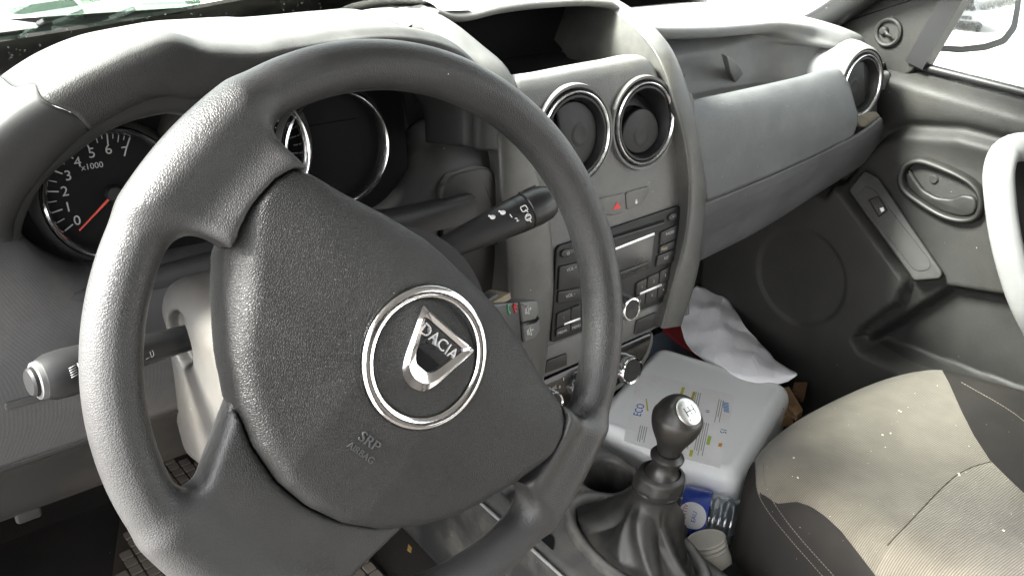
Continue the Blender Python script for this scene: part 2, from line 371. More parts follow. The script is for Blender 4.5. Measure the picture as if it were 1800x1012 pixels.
M['black'] = plastic('black_plastic', (0.010, 0.010, 0.0105), 0.5, 0.3, grain=('fine', 1500, 0.1), specks=0.03)
M['gloss_black'] = plastic('gloss_black', (0.008, 0.008, 0.009), 0.12, 0.5, specks=0.05)
M['dial'] = plastic('dial_black', (0.004, 0.004, 0.0045), 0.7, 0.12, specks=0.02)
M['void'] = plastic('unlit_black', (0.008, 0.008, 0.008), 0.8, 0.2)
M['carpet'] = plastic('floor_carpet', (0.04, 0.037, 0.035), 0.95, 0.1, grain=('fine', 500, 0.9), dust=0.2, dust_col=(0.08, 0.06, 0.045), specks=0.05)
M['rubber'] = plastic('mat_rubber', (0.19, 0.165, 0.14), 0.75, 0.3, grain=('fine', 600, 0.4), dust=0.5, dust_col=(0.26, 0.215, 0.17), dust_scale=40)
M['rubber_base'] = plastic('mat_rubber_groove', (0.05, 0.042, 0.035), 0.85, 0.3, grain=('fine', 600, 0.4), dust=0.4, dust_col=(0.12, 0.09, 0.07))
M['chrome'] = chrome('chrome')
M['satin'] = chrome('satin_chrome', (0.72, 0.72, 0.72), 0.25)
M['print'] = plastic('white_print', (0.62, 0.62, 0.6), 0.6, 0.3)
M['print_dim'] = plastic('grey_print', (0.30, 0.30, 0.30), 0.6, 0.3)
M['needle'] = plastic('red_needle', (0.45, 0.06, 0.04), 0.5, 0.4)
M['red'] = plastic('red_print', (0.5, 0.03, 0.03), 0.5, 0.4)
M['green'] = plastic('green_print', (0.05, 0.38, 0.16), 0.5, 0.4)
M['boot'] = plastic('gear_boot_leatherette', (0.009, 0.009, 0.0089), 0.48, 0.5, grain=('leather', 900, 0.3), dust=0.2, dust_col=(0.2, 0.18, 0.15), specks=0.03)
M['knob'] = plastic('knob_plastic', (0.010, 0.010, 0.010), 0.36, 0.5, grain=('fine', 2500, 0.15), dust=0.08, specks=0.04)
M['seat_dark'] = plastic('seat_dark_cloth', (0.017, 0.0158, 0.0147), 0.85, 0.15, grain=('fine', 1800, 0.4), dust=0.02, specks=0.08)
M['paper'] = plastic('white_paper', (0.78, 0.78, 0.81), 0.7, 0.2, var=0.05)
M['cup'] = plastic('cup_card', (0.62, 0.59, 0.52), 0.6, 0.3, var=0.05)
M['wood'] = plastic('bark_scrap', (0.22, 0.13, 0.07), 0.8, 0.2, grain=('fine', 200, 0.8), dust=0.5, dust_col=(0.08, 0.05, 0.03), dust_scale=50)
M['maroon'] = plastic('maroon_card', (0.14, 0.012, 0.014), 0.5, 0.4)
M['blue_grey'] = plastic('blue_grey_card', (0.07, 0.085, 0.11), 0.5, 0.4)
M['concrete'] = plastic('pale_ground', (0.26, 0.258, 0.252), 0.9, 0.2, grain=('fine', 30, 0.4), dust=0.3)
M['key_grey'] = plastic('key_grey', (0.075, 0.076, 0.076), 0.5, 0.4, grain=('fine', 2000, 0.15), dust=0.08, dust_col=(0.3, 0.27, 0.2))
M['tan'] = plastic('dust_caked_plastic', (0.20, 0.165, 0.115), 0.7, 0.3, grain=('fine', 900, 0.3), dust=0.4, dust_col=(0.36, 0.29, 0.2), dust_scale=60)
M['chrome_dark'] = chrome('gauge_chrome', (0.62, 0.62, 0.62), 0.12)
M['tray'] = plastic('lit_bin_side', (0.10, 0.092, 0.078), 0.55, 0.4, grain=('fine', 900, 0.3), dust=0.3)  # paler than the bin's floor: the side wall's light painted in
M['purple'] = plastic('purple_card', (0.16, 0.09, 0.36), 0.5, 0.4)
M['dash_top'] = plastic('dash_top_plastic', (0.10, 0.10, 0.097), 0.5, 0.45, grain=('fine', 900, 0.3), dust=0.4, dust_col=(0.36, 0.34, 0.3), specks=0.3, dust_light=0.5)
M['key'] = plastic('key_black', (0.011, 0.011, 0.0115), 0.45, 0.35, grain=('fine', 2000, 0.1), dust=0.08)
M['lcd'] = plastic('display_glass', (0.012, 0.0125, 0.013), 0.3, 0.5, dust=0.12)
M['tan2'] = plastic('dusty_ledge', (0.14, 0.125, 0.10), 0.6, 0.4, grain=('fine', 900, 0.3), dust=0.5, dust_col=(0.3, 0.25, 0.18))
M['grille'] = plastic('speaker_mesh', (0.009, 0.009, 0.0085), 0.5, 0.4, grain=('knit', 520, 1.0), dust=0.12, dust_col=(0.14, 0.12, 0.09))
M['switch_face'] = plastic('switch_face', (0.011, 0.0108, 0.0102), 0.5, 0.45, grain=('fine', 1000, 0.25), dust=0.12, dust_col=(0.12, 0.10, 0.075), dust_scale=25)
M['bezel'] = plastic('handle_bezel', (0.010, 0.010, 0.0098), 0.5, 0.25, grain=('fine', 1600, 0.15), dust=0.02)
M['console'] = plastic('console_plastic', (0.035, 0.035, 0.0345), 0.5, 0.45, grain=('fine', 1000, 0.3), dust=0.45, dust_col=(0.22, 0.2, 0.17), dust_scale=14, specks=0.25, dust_light=0.25)
M['seam_dark'] = plastic('seam_shadow', (0.03, 0.026, 0.02), 0.9, 0.1)
M['thread'] = plastic('pale_thread', (0.13, 0.118, 0.1), 0.8, 0.2)
M['crumb'] = plastic('crumb', (0.5, 0.46, 0.37), 0.8, 0.2)
M['knob_cap'] = chrome('brushed_cap', (0.75, 0.75, 0.74), 0.28)
M['print_dark'] = plastic('dark_print', (0.05, 0.05, 0.05), 0.5, 0.4)
def thin_glass(name, tint, refl=0.06):
    m, N, L, B = new_mat(name); N.remove(B); out = N['Material Output']
    t = N.new('ShaderNodeBsdfTransparent'); t.inputs[0].default_value = c4(tint); g = N.new('ShaderNodeBsdfGlossy'); g.inputs['Roughness'].default_value = 0.02
    lw = N.new('ShaderNodeLayerWeight'); lw.inputs[0].default_value = 0.5; pw = N.new('ShaderNodeMath'); pw.operation = 'POWER'; pw.inputs[1].default_value = 4.0; L.new(lw.outputs['Facing'], pw.inputs[0]); fz = N.new('ShaderNodeMath'); fz.operation = 'MULTIPLY_ADD'; fz.inputs[1].default_value = 0.55; fz.inputs[2].default_value = refl*0.5; L.new(pw.outputs[0], fz.inputs[0]); mx = N.new('ShaderNodeMixShader'); L.new(fz.outputs[0], mx.inputs[0]); L.new(t.outputs[0], mx.inputs[1]); L.new(g.outputs[0], mx.inputs[2]); L.new(mx.outputs[0], out.inputs['Surface'])
    return m
M['thin_glass'] = thin_glass('window_glass', (0.93, 0.96, 0.94))
M['mirror'] = chrome('mirror_silver', (0.85, 0.86, 0.87), 0.01)
def ribbed(name, base, dark, scale, rot):
    """beige cloth woven in fine ribs"""
    m, N, L, B = new_mat(name); B.inputs['Roughness'].default_value = 0.9; B.inputs['Specular IOR Level'].default_value = 0.15; B.inputs['Sheen Weight'].default_value = 0.15
    g = N.new('ShaderNodeNewGeometry'); mp = N.new('ShaderNodeMapping'); mp.inputs['Rotation'].default_value = (0, 0, rot); L.new(g.outputs['Position'], mp.inputs['Vector'])
    w = N.new('ShaderNodeTexWave'); w.inputs['Scale'].default_value = scale; w.inputs['Distortion'].default_value = 0.25; w.inputs['Detail'].default_value = 1; w.inputs['Detail Scale'].default_value = 4; L.new(mp.outputs[0], w.inputs['Vector'])
    n = N.new('ShaderNodeTexNoise'); n.inputs['Scale'].default_value = 22; n.inputs['Detail'].default_value = 7; L.new(g.outputs['Position'], n.inputs['Vector'])
    n2 = N.new('ShaderNodeTexNoise'); n2.inputs['Scale'].default_value = 900; n2.inputs['Detail'].default_value = 2; L.new(g.outputs['Position'], n2.inputs['Vector'])
    cr = N.new('ShaderNodeMix'); cr.data_type = 'RGBA'; L.new(w.outputs['Fac'], cr.inputs[0]); cr.inputs[6].default_value = c4(dark); cr.inputs[7].default_value = c4(base)
    r = N.new('ShaderNodeMapRange'); r.inputs[1].default_value = 0.3; r.inputs[2].default_value = 0.7; r.inputs[3].default_value = 0.82; r.inputs[4].default_value = 1.12; L.new(n.outputs[0], r.inputs[0])
    m2 = N.new('ShaderNodeMix'); m2.data_type = 'RGBA'; m2.blend_type = 'MULTIPLY'; m2.inputs[0].default_value = 1; L.new(cr.outputs[2], m2.inputs[6]); L.new(r.outputs[0], m2.inputs[7]); L.new(m2.outputs[2], B.inputs['Base Color'])
    ad = N.new('ShaderNodeMath'); ad.operation = 'MULTIPLY_ADD'; L.new(n2.outputs[0], ad.inputs[0]); ad.inputs[1].default_value = 0.5; L.new(w.outputs['Fac'], ad.inputs[2])
    b = N.new('ShaderNodeBump'); b.inputs['Strength'].default_value = 0.6; b.inputs['Distance'].default_value = 0.0008; L.new(ad.outputs[0], b.inputs['Height']); L.new(b.outputs[0], B.inputs['Normal'])
    return m
M['ribbed'] = ribbed('insert_cloth', (0.165, 0.150, 0.122), (0.088, 0.079, 0.063), 130, 0.25)
M['ribbed2'] = ribbed('front_cloth', (0.145, 0.131, 0.106), (0.078, 0.070, 0.056), 140, 0.55)
def hdpe(name):
    m, N, L, B = new_mat(name); B.inputs['Base Color'].default_value = (0.88, 0.895, 0.895, 1); B.inputs['Roughness'].default_value = 0.38; B.inputs['Subsurface Weight'].default_value = 0.12
    B.inputs['Subsurface Radius'].default_value = (0.03, 0.03, 0.035); B.inputs['Subsurface Scale'].default_value = 0.6; B.inputs['Transmission Weight'].default_value = 0.0
    n = N.new('ShaderNodeTexNoise'); n.inputs['Scale'].default_value = 400; b = N.new('ShaderNodeBump'); b.inputs['Strength'].default_value = 0.1; b.inputs['Distance'].default_value = 0.001; L.new(n.outputs[0], b.inputs['Height']); L.new(b.outputs[0], B.inputs['Normal']); return m
M['hdpe'] = hdpe('canister_plastic')
M['label'] = plastic('label_paper', (0.88, 0.88, 0.88), 0.45, 0.4, dust=0.2, dust_col=(0.55, 0.5, 0.36), dust_scale=22, var=0.06)
M['blue_ink'] = plastic('blue_ink', (0.04, 0.13, 0.5), 0.5, 0.3); M['ink'] = plastic('grey_blue_ink', (0.12, 0.18, 0.32), 0.5, 0.3); M['bar_ink'] = plastic('pale_blue_ink', (0.22, 0.34, 0.62), 0.5, 0.3)
M['yellow'] = plastic('yellow_ink', (0.62, 0.56, 0.08), 0.5, 0.3); M['lime'] = plastic('lime_ink', (0.42, 0.55, 0.12), 0.5, 0.3); M['orange'] = plastic('orange_ink', (0.65, 0.26, 0.05), 0.5, 0.3)
M['pet'] = thin_glass('clear_bottle_plastic', (0.86, 0.89, 0.91), 0.34)
M['blue_wrap'] = plastic('blue_label', (0.02, 0.05, 0.34), 0.3, 0.5, dust=0.25, dust_col=(0.25, 0.35, 0.7), dust_scale=45)
M['sky_blue'] = plastic('blue_foil', (0.06, 0.30, 0.62), 0.25, 0.6)
M['wood_pale'] = plastic('pale_bark', (0.34, 0.21, 0.12), 0.8, 0.2, grain=('fine', 200, 0.8), dust=0.4, dust_col=(0.1, 0.06, 0.03), dust_scale=60)
M['leaf'] = plastic('dry_leaf', (0.45, 0.28, 0.08), 0.7, 0.2)
M['frit'] = plastic('black_glass_border', (0.010, 0.010, 0.009), 0.35, 0.4, dust=0.6, dust_col=(0.05, 0.046, 0.036), dust_scale=12, specks=0.03)
M['shard_clear'] = thin_glass('clear_shard', (0.93, 0.96, 0.945)); M['shard_green'] = thin_glass('green_glass', (0.50, 0.57, 0.53)); 
M['shard_white'] = plastic('crazed_glass', (0.72, 0.76, 0.73), 0.25, 0.5, grain=('fine', 500, 0.8))
M['crumb_glass'] = plastic('glass_crumb', (0.13, 0.135, 0.125), 0.2, 0.6)
M['headliner'] = plastic('headliner_cloth', (0.22, 0.215, 0.205), 0.9, 0.2)
M['lip'] = plastic('hood_lip_plastic', (0.012, 0.012, 0.012), 0.5, 0.35, grain=('fine', 1400, 0.15), specks=0.05)
M['field'] = chrome('dark_chrome', (0.16, 0.16, 0.165), 0.12)
M['emboss'] = plastic('embossed_mark', (0.05, 0.05, 0.052), 0.45, 0.5)
M['cover'] = plastic('side_cover_plastic', (0.010, 0.010, 0.010), 0.55, 0.32, grain=('fine', 1400, 0.2), specks=0.04, dust_light=0.3)
M['shroud'] = plastic('shroud_plastic', (0.05, 0.0488, 0.0465), 0.5, 0.45, grain=('fine', 1400, 0.25), dust=0.15, specks=0.12)
M['housing'] = plastic('mirror_housing', (0.05, 0.052, 0.055), 0.45, 0.4)
M['van_grey'] = plastic('grey_paint', (0.11, 0.115, 0.12), 0.35, 0.5, coat=0.5)
M['flap'] = plastic('vent_flap', (0.007, 0.007, 0.0072), 0.5, 0.3, grain=('fine', 2000, 0.15), dust=0.04, specks=0.02)
# ------------------------------------------------------------------ steering wheel
TILT = math.radians(17.3988); WROT = math.radians(-52)
WU = np.array([1, 0, 0.]); WV = np.array([0, math.sin(TILT), math.cos(TILT)])
WF = Frame((0, 0, 0), math.cos(WROT)*WU+math.sin(WROT)*WV, -math.sin(WROT)*WU+math.cos(WROT)*WV)
wheel = thing('steering_wheel', (0, 0, -0.19), 'turned black leather-grained steering wheel with a chrome shield emblem', 'steering wheel')
half = [(0, 57.5), (20, 57.5), (38, 56.5), (69, 50), (100, 41), (122, 35), (132, 29), (136, 18), (137, 0), (135, -14), (129, -30), (114, -50), (94, -72), (73, -90), (50, -104), (24, -113), (0, -115.5)]
PAD = [(a/1000, b/1000) for a, b in half] + [(-a/1000, b/1000) for a, b in half[-2:0:-1]]
def wheel_sdf(X, Y, Z):
    R = 0.1745; r = 0.0153
    rr = np.sqrt(X*X+Y*Y); tor = np.sqrt((rr-R)**2+(Z*0.97)**2)-r
    # spokes: slabs whose outline is a polygon in the wheel plane
    def slab(P, z0, half_t, rnd, X2, Y2):
        d = poly_sd(P, X2[:, :, 0], Y2[:, :, 0])[:, :, None]
        zz = np.abs(Z-z0)-half_t+rnd
        q = np.maximum(d+rnd, 0)**2+np.maximum(zz, 0)**2
        return np.sqrt(q)+np.minimum(np.maximum(d+rnd, zz), 0)-rnd
    left = [(-0.110, 0.033), (-0.128, 0.0355), (-0.150, 0.037), (-0.176, 0.044), (-0.178, -0.036), (-0.150, -0.030), (-0.134, -0.027), (-0.110, -0.034)]
    right = [(-a, b) for a, b in left][::-1]
    bot = [(-0.072, -0.090), (-0.058, -0.135), (-0.060, -0.172), (0.060, -0.172), (0.058, -0.135), (0.072, -0.09), (0.05, -0.06), (-0.05, -0.06)]
    lift = 0.010*sstep(0.168, 0.132, np.abs(X))
    d = smin(tor, slab(left, 0.004+lift*0.65, 0.012+lift*0.35, 0.006, X, Y), 0.019)
    d = smin(d, slab(right, 0.004+lift*0.65, 0.012+lift*0.35, 0.006, X, Y), 0.019)
    d = smin(d, slab(bot, -0.002, 0.014, 0.005, X, Y), 0.017)
    # the pocket in which the airbag cover sits, a hair wider than the cover
    pd = poly_sd(PAD, X[:, :, 0], Y[:, :, 0])[:, :, None]-0.0009
    return smax(d, -np.maximum(pd, -(Z-0.004)), 0.002)
V_, F_ = nets(wheel_sdf, (-0.196, -0.196, -0.024), (0.196, 0.196, 0.034), 0.0022)
mesh('rim_and_spokes', in_frame(V_, WF), F_, M['wheel'], wheel)
def pad_top(X, Y):
    return 0.0345-0.085*np.maximum(np.abs(X)-0.03, 0)-0.10*np.maximum(-Y-0.04, 0)-0.5*np.maximum(Y-0.0, 0)**2/0.11
def pad_sdf(X, Y, Z):
    x2, y2 = X[:, :, 0], Y[:, :, 0]; pd = poly_sd(PAD, x2, y2)[:, :, None]
    top = Z-pad_top(X, Y)
    side = pd+0.03*(Z-0.012)
    at_spoke = sstep(0.095, 0.125, np.abs(X))*sstep(-0.045, -0.03, Y)
    d = smax(side, top, 0.011-0.0078*at_spoke)
    # flat facets low on either flank of the cover
    for s in (-1, 1):
        nx, ny = s*0.66, -0.40
        pl = (X-s*0.1125)*nx+(Y+0.036)*ny+(Z-0.0262)*0.63
        d = smax(d, pl*0.95, 0.0035)
    d = np.maximum(d, -(Z+0.012))
    # circular moat under the emblem ring
    rr = np.sqrt(X*X+(Y+0.006)**2); moat = np.maximum(np.abs(rr-0.0405)-0.0035, pad_top(X, Y)-0.002-Z)
    return smax(d, -moat, 0.0015)
V_, F_ = nets(pad_sdf, (-0.146, -0.126, -0.016), (0.146, 0.068, 0.042), 0.0018)
pad = mesh('airbag_cover', in_frame(V_, WF), F_, M['pad'], wheel)
EF = WF.moved(0, -0.006, 0.0350)
badge = thing('emblem', EF.o, parent=wheel)
prof = []
for k in range(25):
    a = 2*math.pi*k/24; prof.append((0.0406+0.0038*math.cos(a), -0.0012+0.0024*math.sin(a)))
lathe('emblem_ring', prof, EF, M['chrome'], badge, 96)
# shield: chrome frame round a recessed black field
SH = [(-0.0245, 0.0225), (0.0245, 0.0225), (0.0145, -0.0105), (0.0095, -0.0185), (0, -0.0212), (-0.0095, -0.0185), (-0.0145, -0.0105)]
SH = rounded(SH, [0.0008, 0.0008, 0.004, 0.004, 0.006, 0.004, 0.004], 5)
IN = rounded([(-0.0182, 0.0186), (0.0182, 0.0186), (0.0088, -0.0045), (0.0052, -0.0078), (-0.0052, -0.0078), (-0.0088, -0.0045)], [0.001, 0.001, 0.003, 0.003, 0.003, 0.003], 5)
def ring_between(A, Bp, fr, hA, hB, h0):
    A = catmull(ccw(A), 120, True); Bp = catmull(ccw(Bp), 120, True)
    # align starts by angle
    def al(P):
        an = np.arctan2(P[:, 1], P[:, 0]); k = int(np.argmin(np.abs(an-0.7))); return np.roll(P, -k, 0)
    A, Bp = al(A), al(Bp); mid = (A+Bp)/2
    rows = [[fr.w(*p, h0) for p in A], [fr.w(*p, hA) for p in A], [fr.w(*p, hA+0.0016) for p in A*0.6+Bp*0.4], [fr.w(*p, hB) for p in Bp], [fr.w(*p, h0) for p in Bp]]
    V = np.array([p for r in rows for p in r]); return V, grid_faces(5, 120, close_c=True)
v, f = ring_between(SH, IN, EF, 0.0016, 0.0012, -0.003)
mesh('shield_frame', v, f, M['chrome'], badge, True, 25)
plate('shield_field', IN, EF, -0.003, -0.0004, M['field'], badge)
v1, f1 = plate_vf([(-0.0075, -0.0098), (0.0075, -0.0098), (0.0105, -0.0035), (-0.0105, -0.0035)], EF, -0.0006, 0.0003, 0.0003)
plate('shield_step', rounded([(-0.0048, -0.0074), (0.0048, -0.0074), (0.0100, 0.0015), (-0.0100, 0.0015)], 0.002), EF, -0.0008, 0.0004, M['dial'], badge, 0.0003)
v, f = text_vf('DACIA', EF.moved(0, 0.0118, 0.0004), 0.0106, 0.0012, sx=1.02)
mesh('emblem_lettering', v, f, M['satin'], badge, False)
AF = WF.moved(0.0, -0.070, 0); AF = Frame(WF.w(0.0, -0.0700, float(pad_top(np.array(0.0), np.array(-0.070)))), WF.u, WF.v+0.10*WF.n)
v1, f1 = text_vf('SRP', AF.moved(0, 0.0036, 0.0003), 0.0088, 0.0012, sx=1.15); v2, f2 = text_vf('AIRBAG', AF.moved(0, -0.0045, 0.0001), 0.0058, 0.001, sx=1.05)
v, f = joined([(v1, f1), (v2, f2)]); mesh('airbag_lettering', v, f, M['emboss'], pad, False)
# hub boss behind the cover, fixing the wheel to the column
lathe('hub', [(0.0, -0.075), (0.038, -0.075), (0.040, -0.05), (0.052, -0.02), (0.075, -0.011), (0.0, -0.011)], WF, M['black'], wheel)
# ------------------------------------------------------------------ ground, floor pan
v = np.array([(-60, -60, -1.25), (60, -60, -1.25), (60, 60, -1.25), (-60, 60, -1.25)], float)
tag(mesh('ground', v, [(0, 1, 2, 3)], M['concrete']), kind='structure')
# ------------------------------------------------------------------ dashboard: hood over the gauges
dash = thing('dashboard', (0.37, 0.35, -0.35), 'dusty dark grey car dashboard with round vents, silver edged centre stack and glovebox', 'dashboard')
def aY(y, pts): return [atY(px, py, y) for px, py in pts]
def p3(y, pts): return [np.array((a, y, b)) for a, b in pts]
L0 = aY(0.147, [(30, 418), (33, 395), (45, 362), (64, 327), (84, 303), (129, 266), (173, 234), (218, 212), (265, 198), (300, 192), (340, 195)]) + p3(0.147, [(-0.03, 0.131), (0.0, 0.134), (0.04, 0.139), (0.09, 0.138), (0.130, 0.124), (0.150, 0.100), (0.153, 0.068)])
D0 = [p+np.array((0, 0.055, -0.010)) for p in L0]
L1 = aY(0.139, [(8, 422), (10, 390), (24, 356), (40, 331), (66, 298), (100, 261), (147, 221), (200, 190), (250, 167), (294, 157), (340, 163)]) + p3(0.139, [(-0.03, 0.141), (0.0, 0.144), (0.04, 0.150), (0.09, 0.149), (0.138, 0.134), (0.160, 0.104), (0.163, 0.066)])
L2 = aY(0.137, [(-30, 415), (-24, 365), (-6, 330), (14, 300), (50, 258), (90, 222), (140, 188), (198, 158), (250, 133), (296, 121), (350, 134)]) + p3(0.137, [(-0.03, 0.153), (0.0, 0.156), (0.04, 0.161), (0.09, 0.159), (0.140, 0.143), (0.168, 0.108), (0.172, 0.064)])
L3 = aY(0.1395, [(-75, 410), (-68, 330), (-45, 280), (-18, 250), (30, 212), (75, 184), (130, 152), (195, 120), (250, 98), (300, 84), (355, 97)]) + p3(0.1395, [(-0.03, 0.160), (0.0, 0.161), (0.04, 0.163), (0.09, 0.161), (0.140, 0.146), (0.172, 0.112), (0.178, 0.062)])
L4 = aY(0.20, [(-95, 390), (-88, 300), (-62, 245), (-30, 212), (22, 172), (72, 140), (132, 108), (197, 83), (255, 68), (310, 60), (370, 66)]) + p3(0.20, [(-0.01, 0.161), (0.02, 0.161), (0.06, 0.162), (0.105, 0.159), (0.150, 0.143), (0.180, 0.112), (0.186, 0.058)])
L5 = aY(0.27, [(-110, 370), (-100, 280), (-75, 222), (-40, 185), (15, 140), (70, 105), (138, 77), (205, 63), (262, 54), (320, 47), (390, 42)]) + p3(0.27, [(0.02, 0.159), (0.05, 0.159), (0.085, 0.1595), (0.125, 0.158), (0.165, 0.140), (0.192, 0.108), (0.196, 0.052)])
L6 = [p+np.array((0.0, 0.035, -0.040)) for p in L5]
L3b = [p+np.array((0, 0.012, 0.0045)) for p in L3]
L1b = [p+np.array((0, 0.004, -0.0008)) for p in L1]
surf('hood_lip', [D0, L0, L1b, [p+np.array((0, 0.004, 0.001)) for p in L1b]], M['lip'], dash, 150, 6, thick=0.002, flip=True)
v, f = loft([[p+np.array((0, 0.012, -0.0005)) for p in L1], L1, L2, L3, L3b, L4, L5, L6], 150, 7)
f = [tuple(reversed(q)) for q in f]
HG = v.reshape(-1, 150, 3); CUT = 29
lv = HG[:, :CUT+1].copy(); rv = HG[:, CUT:].copy()
lv[:, -1] = lv[:, -1]*0.88+lv[:, -2]*0.12                      # a narrow joint between the two covers
def cover(name, Gd, mat):
    nr, nc = Gd.shape[:2]; return solidify(mesh(name, Gd.reshape(-1, 3), grid_faces(nr, nc, flip=True), mat, dash), 0.004)
cover('hood_side_cover', lv, M['cover']); cover('gauge_hood', rv, M['hood'])
# ------------------------------------------------------------------ instrument cluster
cluster = thing('instrument_cluster', (-0.02, 0.2, 0.0), 'three black round gauges with chrome rings under the hood behind the wheel', 'gauge cluster')
GF = Frame((-0.02, 0.203, 0.064), (1, 0, 0), (0, 0.10, 1))
plate('cluster_back', rrect(0.31, 0.12, 0.03, cy=-0.005), GF, -0.02, -0.006, M['dial'], cluster)
def gauge(cx, cy, r, h=0.0):
    g = thing('gauge', GF.w(cx, cy, 0), parent=cluster); fr = GF.moved(cx, cy, h)
    lathe('dial_face', [(0.0, -0.001), (r*0.93, -0.001), (r*0.95, 0.002)], fr, M['dial'], g, 64)
    lathe('gauge_ring', [(r*0.885, 0.0), (r*0.895, 0.005), (r*0.92, 0.0095), (r*0.955, 0.0115), (r*0.985, 0.0105), (r*1.005, 0.006), (r*1.015, -0.004)], fr, M['chrome_dark'], g, 96)
    lathe('gauge_surround', [(r*1.014, 0.006), (r*1.06, 0.004), (r*1.14, -0.004), (r*1.14, -0.02)], fr, M['dash_dark'], g, 64)
    return g, fr
tc_c = (-0.091, 0.0)
g1, f1r = gauge(tc_c[0], tc_c[1], 0.0465)
def gp(px, py, fr=f1r): return fr.uv(px, py, 0.0008)
tick = []
a0 = math.atan2(*gp(118, 404)[::-1]); a7 = math.atan2(*gp(221, 268)[::-1])
if a0 < 0: a0 += 2*math.pi
for k in range(29):
    val = k/4; a = a0+(a7-a0)*val/7; L = 0.0068 if k % 4 == 0 else (0.0050 if k % 2 == 0 else 0.0028)
    ro = 0.0405; wd = 0.0009 if k % 4 == 0 else 0.0006
    if k % 2 and val < 3: continue
    tick.append(box_vf((ro-L/2, 0, 0), (L, wd, 0.0002), Frame(f1r.w(0, 0, -0.0006), f1r.u*math.cos(a)+f1r.v*math.sin(a), -f1r.u*math.sin(a)+f1r.v*math.cos(a))))
v, f = joined(tick); tag(mesh('tick_marks', v, f, M['print_dim'], g1, False), kind='stuff')
for k in range(8):
    a = a0+(a7-a0)*k/7; letter('numeral', str(k), f1r.moved(0.0300*math.cos(a), 0.0300*math.sin(a), -0.0006), 0.0098, M['print_dim'], g1, 0.0002)
letter('lettering', 'x1000', f1r.moved(*gp(163, 293), -0.0006), 0.0058, M['print_dim'], g1, 0.0002)
na = math.atan2(*gp(132, 409)[::-1]); nf = Frame(f1r.w(0, 0, 0.004), f1r.u*math.cos(na)+f1r.v*math.sin(na), -f1r.u*math.sin(na)+f1r.v*math.cos(na))
plate('needle', [(-0.004, -0.0009), (0.034, -0.0004), (0.034, 0.0004), (-0.004, 0.0009)], nf, -0.0005, 0.0006, M['needle'], g1)
lathe('needle_hub', [(0, 0.007), (0.0045, 0.0068), (0.0055, 0.005), (0.0055, -0.001)], f1r, M['black'], g1, 24)
g2, f2r = gauge(0.004, 0.012, 0.0535, 0.002)
tick = []
for k in range(33):
    a = math.radians(222-k*264/32); L = 0.006 if k % 2 == 0 else 0.0035
    tick.append(box_vf((0.0468-L/2, 0, 0), (L, 0.0008, 0.0002), Frame(f2r.w(0, 0, -0.0006), f2r.u*math.cos(a)+f2r.v*math.sin(a), -f2r.u*math.sin(a)+f2r.v*math.cos(a))))
v, f = joined(tick); tag(mesh('tick_marks', v, f, M['print_dim'], g2, False), kind='stuff')
for k in range(0, 11): 
    a = math.radians(222-k*26.4); letter('numeral', str(k*20), f2r.moved(0.036*math.cos(a), 0.036*math.sin(a), -0.0006), 0.008, M['print_dim'], g2, 0.0002)
g3, f3r = gauge(0.082, 0.004, 0.0475)
plate('trip_display', rrect(0.052, 0.040, 0.004), f3r, -0.001, 0.0002, M['dial'], g3)
# ledge under the gauges
surf('cluster_ledge', [[np.array((x, 0.235, 0.010)) for x in (-0.2, 0, 0.18)], [np.array((x, 0.20, 0.008)) for x in (-0.2, 0, 0.18)], [np.array((x, 0.168, 0.012)) for x in (-0.2, 0, 0.18)], [np.array((x, 0.164, -0.01)) for x in (-0.2, 0, 0.18)]], M['dash_dark'], cluster, 30, 5, flip=True)
# ------------------------------------------------------------------ lower dash
def sect(y_off, z_off, xs, prof): return [[np.array((x, y+y_off, z+z_off)) for x in xs] for y, z in prof]
XL = [-0.46, -0.30, -0.2, -0.12, 0.0]
top_edge = [np.array((-0.46, 0.18, 0.06)), np.array((-0.30, 0.18, 0.06))]+aY(0.178, [(-70, 395), (0, 421), (40, 430), (70, 455), (110, 478), (160, 490)])+[np.array((-0.06, 0.178, 0.008)), np.array((0.0, 0.178, 0.008))]
rows = [[p+np.array((0, 0.03, 0.004)) for p in top_edge], top_edge]+sect(0, 0, XL, [(0.160, -0.005), (0.154, -0.03), (0.154, -0.065), (0.160, -0.098)])
surf('knee_panel', rows, M['knit'], dash, 60, 8, thick=0.004, flip=True)
rows = sect(0, 0, XL, [(0.158, -0.0985), (0.163, -0.104), (0.178, -0.132), (0.190, -0.158), (0.205, -0.170), (0.32, -0.174)])
surf('knee_panel_underside', rows, M['dash'], dash, 60, 6, thick=0.004, flip=True)
# fixing clip that peeks out below the panel edge
plate('panel_clip', rrect(0.018, 0.010, 0.003), Frame(atY(48, 899, 0.200), (1, 0, 0), (0, 0, 1)), -0.02, 0.006, M['black'], dash, 0.002)
kf = Frame(atY(60, 700, 0.1536), atY(100, 690, 0.152)-atY(20, 712, 0.152), (0, 0, 1))
plate('fuse_cover_slot', rrect(0.075, 0.006, 0.002, cx=0.02), kf, -0.006, 0.0016, M['dash_dark'], dash, 0.001)
XR = [0.0, 0.10, 0.16, 0.20, 0.225]
tz = {0.0: 0.0, 0.10: 0.12, 0.16: 1.0, 0.20: 1.0, 0.225: 1.0}
rows = [[np.array((x, y+0.03*(x-0.1), z if z < 0 else z*(tz[x])+0.004*(1-tz[x])*z/0.068)) for x in XR] for y, z in [(0.235, 0.066), (0.205, 0.056), (0.188, 0.035), (0.180, -0.01), (0.178, -0.07), (0.186, -0.12), (0.215, -0.15)]]
surf('column_side_panel', rows, M['dash'], dash, 60, 8, thick=0.004, flip=True)
